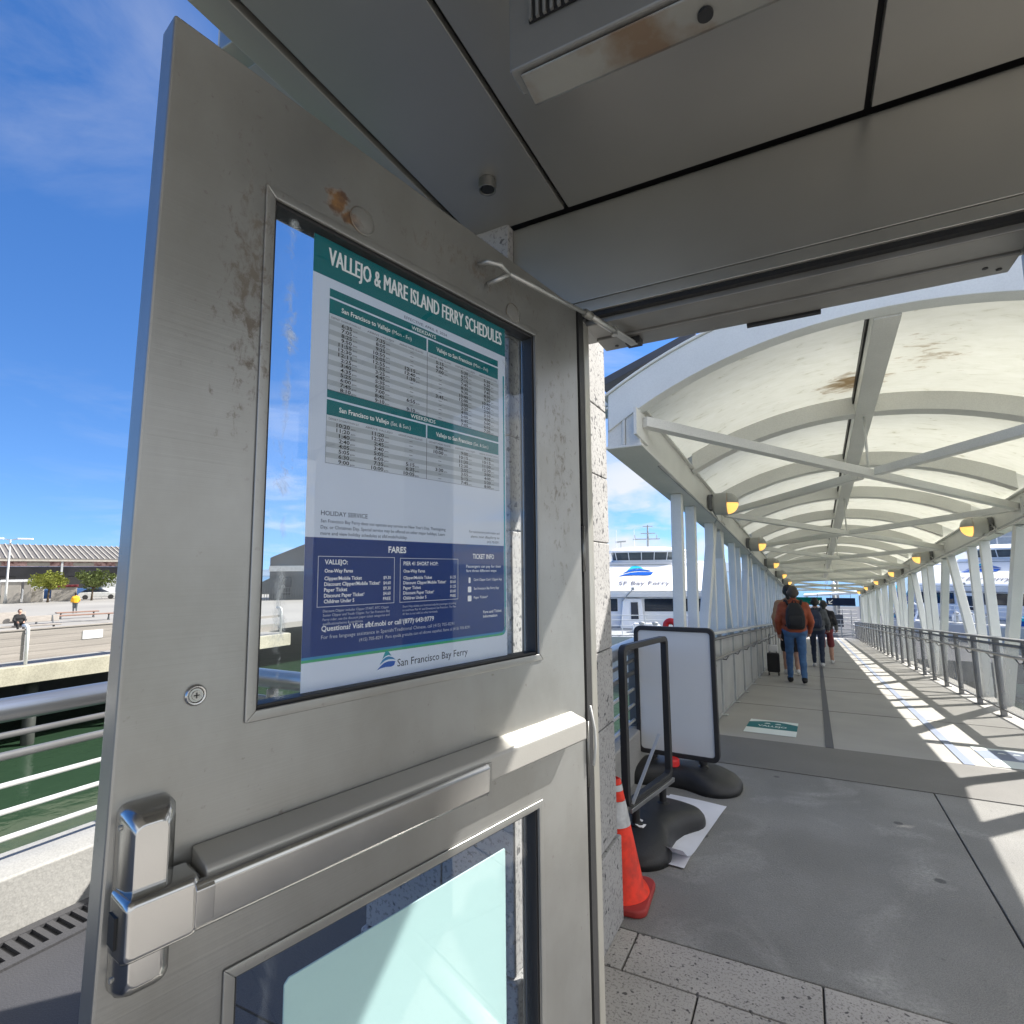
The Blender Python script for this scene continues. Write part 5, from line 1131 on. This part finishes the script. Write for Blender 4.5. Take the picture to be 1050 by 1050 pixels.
q=MB(); q.box(-.02,.02,.02,.05,-.6,.78); q.obj('holder',M['railgrey'],cap_)
# landing roof seen to the right behind the second ferry
p=camxy(1075,52); lr=thing('dock_roof','pale dock roof on dark columns far right behind the white ferry','canopy',(p.x,p.y,-3.4),-R(35))
q=MB(); q.prism([(-9,7.0),(9,7.0),(9,8.6),(7,10.2),(-7,10.2),(-9,8.6)],(-3,3),1); q.obj('roof',M['raillight'],lr,bevel=.05)
q=MB(); q.box(-9,9,-3.1,-2.9,6.4,6.95); q.obj('roof_beam',M['ferrygrey'],lr,bevel=.02)
for x in (-7,-2.5,2.5,7):
    q=MB(); q.box(x-.2,x+.2,-3,-2.6,-1,6.4); q.obj('column',M['darkbld'],lr,bevel=.02)
#PART5
# ------------------------------------------------------------------ pier across the water on the left
PZ=-1.7
q=MB(); q.box(-130,-24.6,-60,21.2,PZ-.35,PZ); q.box(-130,-30,21.3,62,PZ-.35,PZ); structure(q.obj('pier_deck',M['asphalt']))
e=thing('pier_edge_beam','long pale timber edge beam along the pier facing the water','beam',(-24.5,0,PZ))
q=MB(); q.box(-.12,.12,-45,21.3,-.62,.0); q.obj('beam',M['timber'],e,bevel=.02)
q=MB(); q.box(-16,-.13,21.22,21.42,-.62,0); q.obj('end_beam',M['timber'],e,bevel=.02)
n=0
for y in range(-8,22,3):
    p=thing('pier_pile','dark wet timber pile under the pier edge','pile',(-25.2,y+.4,PZ),group='piles under the pier')
    q=MB(); q.tube([(0,0,-4.5),(0,0,-.36)],.2,12); q.obj('shaft',M['pile'],p,smooth=True)
q=MB(); q.box(-34,-33.5,-60,21,PZ-4.5,PZ-.4); o=q.obj('quay_wall',M['pile']); tag(o,'dark quay wall in the shade below the pier deck','wall')
# board railing with white bent posts
rl=thing('pier_railing','weathered grey board railing on white bent posts along the pier edge','railing',(-24.75,0,PZ))
for y0,y1 in ((-12,-6.1),(-6,-.1),(0,3.9),(4.0,9.9),(10.0,14.0)):
    q=MB()
    for z in (.16,.42,.68,.94): q.box(-.05,.0,y0,y1,z,z+.255)
    q.obj('board_panel',M['wood'],rl,bevel=.01,seg=1)
q=MB(); q.box(-.09,.03,-12,14,1.20,1.26); q.obj('cap_rail',M['wood'],rl,bevel=.01)
q=MB(); q.box(-.05,.0,14.1,21,.18,.42); q.obj('board_panel',M['wood'],rl); q=MB(); q.box(-.05,0,14.1,21,.86,.98); q.obj('board_panel',M['wood'],rl)
for y in (-6,-.05,4.0,9.95,14.1,17.7,20.9):
    q=MB(); q.tube([(.06,y,0),(.06,y,1.18),(.04,y,1.30),(-.06,y,1.36),(-.30,y,1.36)],.055,10); q.obj('post',M['white'],rl,smooth=True)
q=MB(); q.box(.005,.02,11.7,12.4,.70,1.02); nb=q.obj('notice_plate',M['whcloth'],rl)
# benches
def bench(x,y,rz,label,L=3.2,m='wood'):
    t=thing('pier_bench',label,'bench',(x,y,PZ),rz,group='benches on the pier')
    q=MB(); q.box(-L/2,L/2,-.25,.25,.42,.50); q.obj('seat',M[m],t,bevel=.02)
    if m=='wood':
        q=MB(); q.hexa([(-L/2,.24,.62),(L/2,.24,.62),(L/2,.30,.62),(-L/2,.30,.62)],[(-L/2,.36,.95),(L/2,.36,.95),(L/2,.42,.95),(-L/2,.42,.95)]); q.obj('backrest',M[m],t,bevel=.02)
    for s in (-L/2+.3,L/2-.3):
        q=MB(); q.bar((s,-.2,0),(s,.1,.42),.06,.06); q.bar((s,.2,0),(s,-.1,.42),.06,.06); q.bar((s,.1,.4),(s,.38,.95),.05,.05) if m=='wood' else None; q.obj('leg',M['darkbld'],t)
bench(-37.8,14.6,R(80),'pale bench nearest the pier railing with a person in black',4.0)
bench(-43.5,15.0,R(80),'pale bench behind the one with the person in black',4.6)
bench(-44.8,20.6,R(78),'brown topped bench near the person in the yellow jacket',4.6,'brown')
bench(-48.5,22.5,R(78),'smaller brown bench beyond the yellow jacketed person',2.6,'brown')
# people on the pier
yl=dict(mm1,legs=M['greycloth'],shin=M['greycloth'],torso=M['yellow'],sleeve=M['yellow'],neck=M['yellow'],shoes=M['blkcloth'])
person(Matrix.Translation((-54.8,25.2,PZ))@Matrix.Rotation(R(70),4,'Z'),'person in yellow jacket and grey trousers standing on the sunny pier',human(.05,.0,(.1,.1),(.1,.1),1.15),yl,vox=.035,hair=(hairset(0),M['hairdark']))
def seated():
    k=[]
    for s in (-1,1):
        k+=[((s*.10,0,.56),(s*.12,.42,.56),.095,.075,'legs'),((s*.12,.42,.55),(s*.12,.46,.12),.07,.05,'shin'),((s*.12,.45,.07),(s*.13,.62,.05),.05,.04,'shoes'),((s*.18,0,1.02),(s*.26,.10,.78),.07,.055,'torso'),((s*.26,.10,.78),(s*.14,.34,.70),.055,.045,'sleeve'),((s*.14,.34,.70),(s*.10,.42,.68),.04,.035,'hand')]
    k+=[((-.09,0,.58),(.09,0,.58),.125,.125,'legs'),((-.08,.0,.72),(.08,.0,.72),.13,.13,'torso'),((-.11,.01,.90),(.11,.01,.90),.125,.125,'torso'),((-.12,.02,1.03),(.12,.02,1.03),.085,.085,'torso'),((0,.02,1.08),(0,.04,1.16),.055,.052,'neck'),((0,.05,1.22),(0,.05,1.28),.085,.09,'head'),((0,.13,1.23),(0,.14,1.22),.016,.018,'head')]
    return k
bk=dict(mm1,legs=M['blkcloth'],shin=M['blkcloth'],torso=M['blkcloth'],sleeve=M['blkcloth'],neck=M['skin'])
sh_hair=([((0,.03,1.26),(0,.03,1.30),.098,.092),((0,.0,1.22),(0,.0,1.28),.08,.08)],M['hairdark'])
person(Matrix.Translation((-37.8,14.8,PZ+.0))@Matrix.Rotation(R(80-180),4,'Z'),'person dressed in black sitting on the nearest pale pier bench',seated(),bk,vox=.03,hair=sh_hair)
rd=dict(bk,torso=M['redcloth'],sleeve=M['redcloth'],legs=M['jeans'],shin=M['jeans'])
person(Matrix.Translation((-38.6,13.15,PZ+.0))@Matrix.Rotation(R(80-180),4,'Z'),'person in bright red top sitting at the left end of the pier bench',seated(),rd,vox=.03,hair=sh_hair)
# shed
sd=thing('pier_shed','long low pier shed with pale ribbed metal roof and faded red frieze','shed',(-104,28,PZ),R(-14))
Y1,Y2=-60,30
q=MB(); q.box(0,.5,Y1,Y2,0,4.6); q.box(-16,0,Y1,Y2,0,4.55); q.obj('wall',M['shedwall'],sd)
q=MB(); q.hexa([(1.6,Y1-.5,5.55),(1.6,Y2+.5,5.55),(-8,Y2+.5,8.0),(-8,Y1-.5,8.0)],[(1.6,Y1-.5,5.75),(1.6,Y2+.5,5.75),(-8,Y2+.5,8.2),(-8,Y1-.5,8.2)]); q.hexa([(-8,Y1-.5,8.0),(-8,Y2+.5,8.0),(-17.6,Y2+.5,5.55),(-17.6,Y1-.5,5.55)],[(-8,Y1-.5,8.2),(-8,Y2+.5,8.2),(-17.6,Y2+.5,5.75),(-17.6,Y1-.5,5.75)]); rf=q.obj('roof',M['roof'],sd)
q=MB(); y=Y1
while y<Y2: q.bar((1.62,y,5.80),(-8,y,8.26),.16,.12); y+=.72
q.obj('roof_ribs',M['rib'],rf)
q=MB(); q.box(1.5,1.7,Y1-.5,Y2+.5,5.38,5.62); q.obj('eave_trim',M['rib'],rf)
q=MB(); q.box(.52,.75,Y1,Y2,4.62,5.36); q.obj('frieze',M['redsign'],sd)
y=Y1+2
while y<Y2-2: q=MB(); q.box(.755,.80,y,y+2.6,4.72,5.24); q.obj('frieze_sign',M['rib'],sd); y+=5.4
y=Y1+1.5; i=0
while y<Y2-3:
    q=MB(); q.box(.51,.58,y,y+2.4,.3,3.2); q.obj('window' if i%3 else 'door',M['ferrygrey'] if i%2 else M['black'],sd,bevel=.02); y+=4.2; i+=1
for i in range(12):
    q=MB(); q.box(1.3,1.55,Y1+4+i*7.2,Y1+4.25+i*7.2,0,5.5); q.obj('column',M['redsign'] if i%2 else M['ferrygrey'],sd)
# street trees in front of the shed
def tree(x,y,m,label,h=5.0,cr=2.7,seed=1):
    rnd=random.Random(seed); t=thing('pier_tree',label,'tree',(x,y,PZ),group='trees in front of the shed')
    q=MB(); q.tube([(0,0,0),(.05,.02,.9),(.02,.06,1.7)],[.14,.11,.09],8)
    for i in range(6):
        a=i*1.05+rnd.random(); q.tube([(.02,.06,1.3+.06*i),(.6*math.cos(a),.6*math.sin(a),2.1),(1.1*math.cos(a),1.1*math.sin(a),2.7+.5*rnd.random())],[.07,.045,.015],6)
    q.obj('trunk',M['bark'],t,smooth=True)
    q=MB(); cl=[(rnd.gauss(0,cr*.42),rnd.gauss(0,cr*.42),h*.70+rnd.gauss(0,h*.10),.42+rnd.random()*.42) for _ in range(34)]
    for (cx_,cy_,cz_,r_) in cl:
        for _ in range(75):
            d=Vector((rnd.gauss(0,1),rnd.gauss(0,1),rnd.gauss(0,.8))).normalized()*r_*rnd.random()**.4
            p_=Vector((cx_,cy_,cz_))+d; a=Vector((rnd.gauss(0,1),rnd.gauss(0,1),rnd.gauss(0,1))).normalized(); b_=a.orthogonal().normalized(); s=.10+.10*rnd.random()
            q.add([p_-a*s,p_+b_*s*.6,p_+a*s,p_-b_*s*.6],[(0,1,2,3)])
    q.obj('crown',m,t,fix=False)
tree(-82,34.75,M['leafA'],'round yellow green tree left of the masonry kiosk',3.9,1.75,3)
tree(-82,39.5,M['leafB'],'round duller green tree right of the masonry kiosk',3.9,1.8,5)
# lamp post with two heads
lp2=thing('street_lamp','tall grey lamp post with two flat white heads at the far left','street lamp',(-84,31.4,PZ),R(60))
q=MB(); q.tube([(0,0,0),(0,0,.6),(0,0,7.6)],[.2,.13,.09],12); q.obj('pole',M['railgrey'],lp2,smooth=True)
for s in (-1,1):
    q=MB(); q.bar((0,0,7.5),(s*.7,0,7.7),.10,.10); q.obj('arm',M['railgrey'],lp2)
    q=MB(); q.prism(rrect(1.5,.5,.12,4,s*1.35,0),(7.6,7.78)); q.obj('lamp_head',M['truckwhite'],lp2,bevel=.03)
# truck, kiosk, walls, van, blue fence
tk=thing('delivery_truck','white box truck parked by the shed at the far left','truck',(-86.5,28.6,PZ),R(96))
q=MB(); q.box(-4.2,1.6,-1.2,1.2,.9,3.9); q.obj('box_body',M['truckwhite'],tk,bevel=.06)
q=MB(); q.loft([[(1.75,-1.15,.6),(1.75,1.15,.6),(1.75,1.15,2.8),(1.75,-1.15,2.8)],[(2.6,-1.15,.6),(2.6,1.15,.6),(2.6,1.1,2.8),(2.6,-1.1,2.8)],[(3.6,-1.1,.6),(3.6,1.1,.6),(3.45,1.05,1.6),(3.45,-1.05,1.6)]]); cb=q.obj('cab',M['truckwhite'],tk,bevel=.05)
q=MB(); q.hexa([(2.66,-1.0,2.7),(2.66,1.0,2.7),(2.70,1.0,2.7),(2.70,-1.0,2.7)],[(3.44,-.95,1.68),(3.44,.95,1.68),(3.52,.95,1.68),(3.52,-.95,1.68)]); q.obj('windscreen',M['ferryglass'],cb)
for x in (-2.9,2.6):
    for y_ in (-1.05,1.05):
        q=MB(); q.lathe([(.0001,-.14),(.45,-.14),(.48,-.1),(.48,.1),(.45,.14),(.0001,.14)],20,(x,y_,.48),'y'); q.obj('wheel',M['rubber'],tk,bevel=.01)
def walls(name,label,cat,x,y,rz,boxes,m,cap=None):
    t=thing(name,label,cat,(x,y,PZ),rz)
    q=MB()
    for bx in boxes: q.box(*bx)
    q.obj('body',m,t,bevel=.04)
    if cap:
        q=MB()
        for bx in boxes: q.box(bx[0]-.12,bx[1]+.12,bx[2]-.12,bx[3]+.12,bx[5]+.002,bx[5]+.28)
        q.obj('cap',cap,t,bevel=.05)
    return t
a=walls('kiosk','masonry kiosk with dark red roof between the two pier trees','kiosk',-86,38.2,R(-25),[(-.9,.9,-1.3,1.3,0,1.75)],M['boothgrey'],M['maroon'])
a=walls('screen_wall','grey panelled screen wall beside the white truck','wall',-85,33.0,R(-25),[(-.3,.3,-1.6,.2,0,2.5),(-.3,.3,.45,1.2,0,2.5)],M['boothgrey'],M['truckwhite'])
a=walls('bin_store','low pale masonry bin store left of the first tree','wall',-85,34.9,R(-25),[(-.5,.5,-.6,.6,0,1.7)],M['boothgrey'])
for y_,L,lab in ((36.9,2.2,'blue panel fence left of the masonry kiosk'),(43.2,4.4,'long blue panel fence right of the masonry kiosk')):
    t=thing('panel_fence',lab,'fence',(-88,y_,PZ),R(-25))
    for j in range(int(L*2/1.6)):
        q=MB(); q.box(-.06,.06,-L+j*1.6+.05,-L+j*1.6+1.55,.25,1.5); q.obj('panel',M['bluefence'] if j%3 else M['truckwhite'],t,bevel=.02)
        q=MB(); q.box(-.08,.08,-L+j*1.6-.05,-L+j*1.6+.045,0,1.6); q.obj('post',M['ferrygrey'],t)
cr=thing('parked_car','silver grey car parked along the blue fence under the trees','car',(-86.0,42.2,PZ),R(65))
q=MB(); q.loft([[(x,w,z0) for x,w,z0 in ((xx,-.88,.3),(xx,.88,.3),(xx,.86,zt),(xx,-.86,zt))] for xx,zt in ((-2.2,.75),(-1.9,.95),(-.9,.98),(1.2,.95),(2.0,.85),(2.25,.65))]); bo=q.obj('body',M['raillight'],cr,bevel=.06)
q=MB(); q.loft([[(xx,-w,.955),(xx,w,.955),(xx,w-.12,zt),(xx,-w+.12,zt)] for xx,zt,w in ((-1.95,1.0,.8),(-1.2,1.45,.8),(.2,1.48,.8),(1.15,1.0,.8))]); q.obj('cabin',M['ferryglass'],cr,bevel=.04)
for x in (-1.4,1.4):
    for y_ in (-.8,.8):
        q=MB(); q.lathe([(.0001,-.1),(.30,-.1),(.32,-.07),(.32,.07),(.30,.1),(.0001,.1)],18,(x,y_,.32),'y'); q.obj('wheel',M['rubber'],cr)
# dark pier building, railing and vehicle seen through the glass
db=thing('pier_building','dark grey pier building with sloped parapet seen through the upper door glass','building',(-58.5,52.2,PZ),R(38))
q=MB(); q.prism([(-3.0,0),(9,0),(9,7.6),(1.0,6.9),(-2.6,5.4),(-3.0,5.2)],(-3,5),1); q.obj('wall',M['darkbld'],db,bevel=.03)
q=MB(); q.box(-3.08,9.05,-3.06,-3.005,3.5,4.2); q.obj('pale_band',M['raillight'],db,bevel=.01)
for x in (-1.8,1.2,4.2,7):
    q=MB(); q.box(x,x+1.4,-3.07,-3.004,.6,2.8); q.obj('window',M['ferryglass'],db,bevel=.02)
fr_=thing('pier_fence','dark bar fence in front of the dark pier building','fence',(-58,46.5,PZ),R(38))
q=MB(); 
for z in (.9,1.5): q.box(-6,6,-.04,.04,z,z+.08)
for i in range(41): q.box(-6+i*.3-.03,-6+i*.3+.03,-.03,.03,0,1.5)
q.obj('bars',M['darkbld'],fr_)
vn=thing('utility_cart','white open sided utility cart parked on the pier behind the door glass','cart',(-62.5,47.5,PZ),R(60))
q=MB(); q.box(-1.5,1.3,-.75,.75,.35,.85); q.box(-1.5,-.2,-.75,.75,.86,1.15); q.obj('body',M['truckwhite'],vn,bevel=.05)
q=MB(); q.box(-.6,1.2,-.8,.8,1.95,2.05); 
for x,y_ in ((-.5,-.7),(-.5,.7),(1.1,-.7),(1.1,.7)): q.bar((x,y_,.8),(x,y_,1.95),.06,.06)
q.obj('canopy',M['truckwhite'],vn,bevel=.01)
for x in (-1.0,.9):
    for y_ in (-.7,.7):
        q=MB(); q.lathe([(.0001,-.1),(.28,-.1),(.3,-.06),(.3,.06),(.28,.1),(.0001,.1)],16,(x,y_,.3),'y'); q.obj('wheel',M['rubber'],vn)
dv=thing('covered_barge','dark covered work barge moored beyond the end of the pier','barge',(-76,66,-4.4),R(40))
q=MB(); q.prism([(-8,-.5),(7,-.5),(8.5,1.6),(-8.5,1.6)],(-2.5,2.5),1); q.obj('hull',M['darkbld'],dv,bevel=.05)
q=MB(); q.prism([(-5,1.61),(4.5,1.61),(3.5,4.6),(1,5.4),(-3,5.2),(-5,4.2)],(-2,2),1); q.obj('deckhouse',M['darkbld'],dv,bevel=.08)
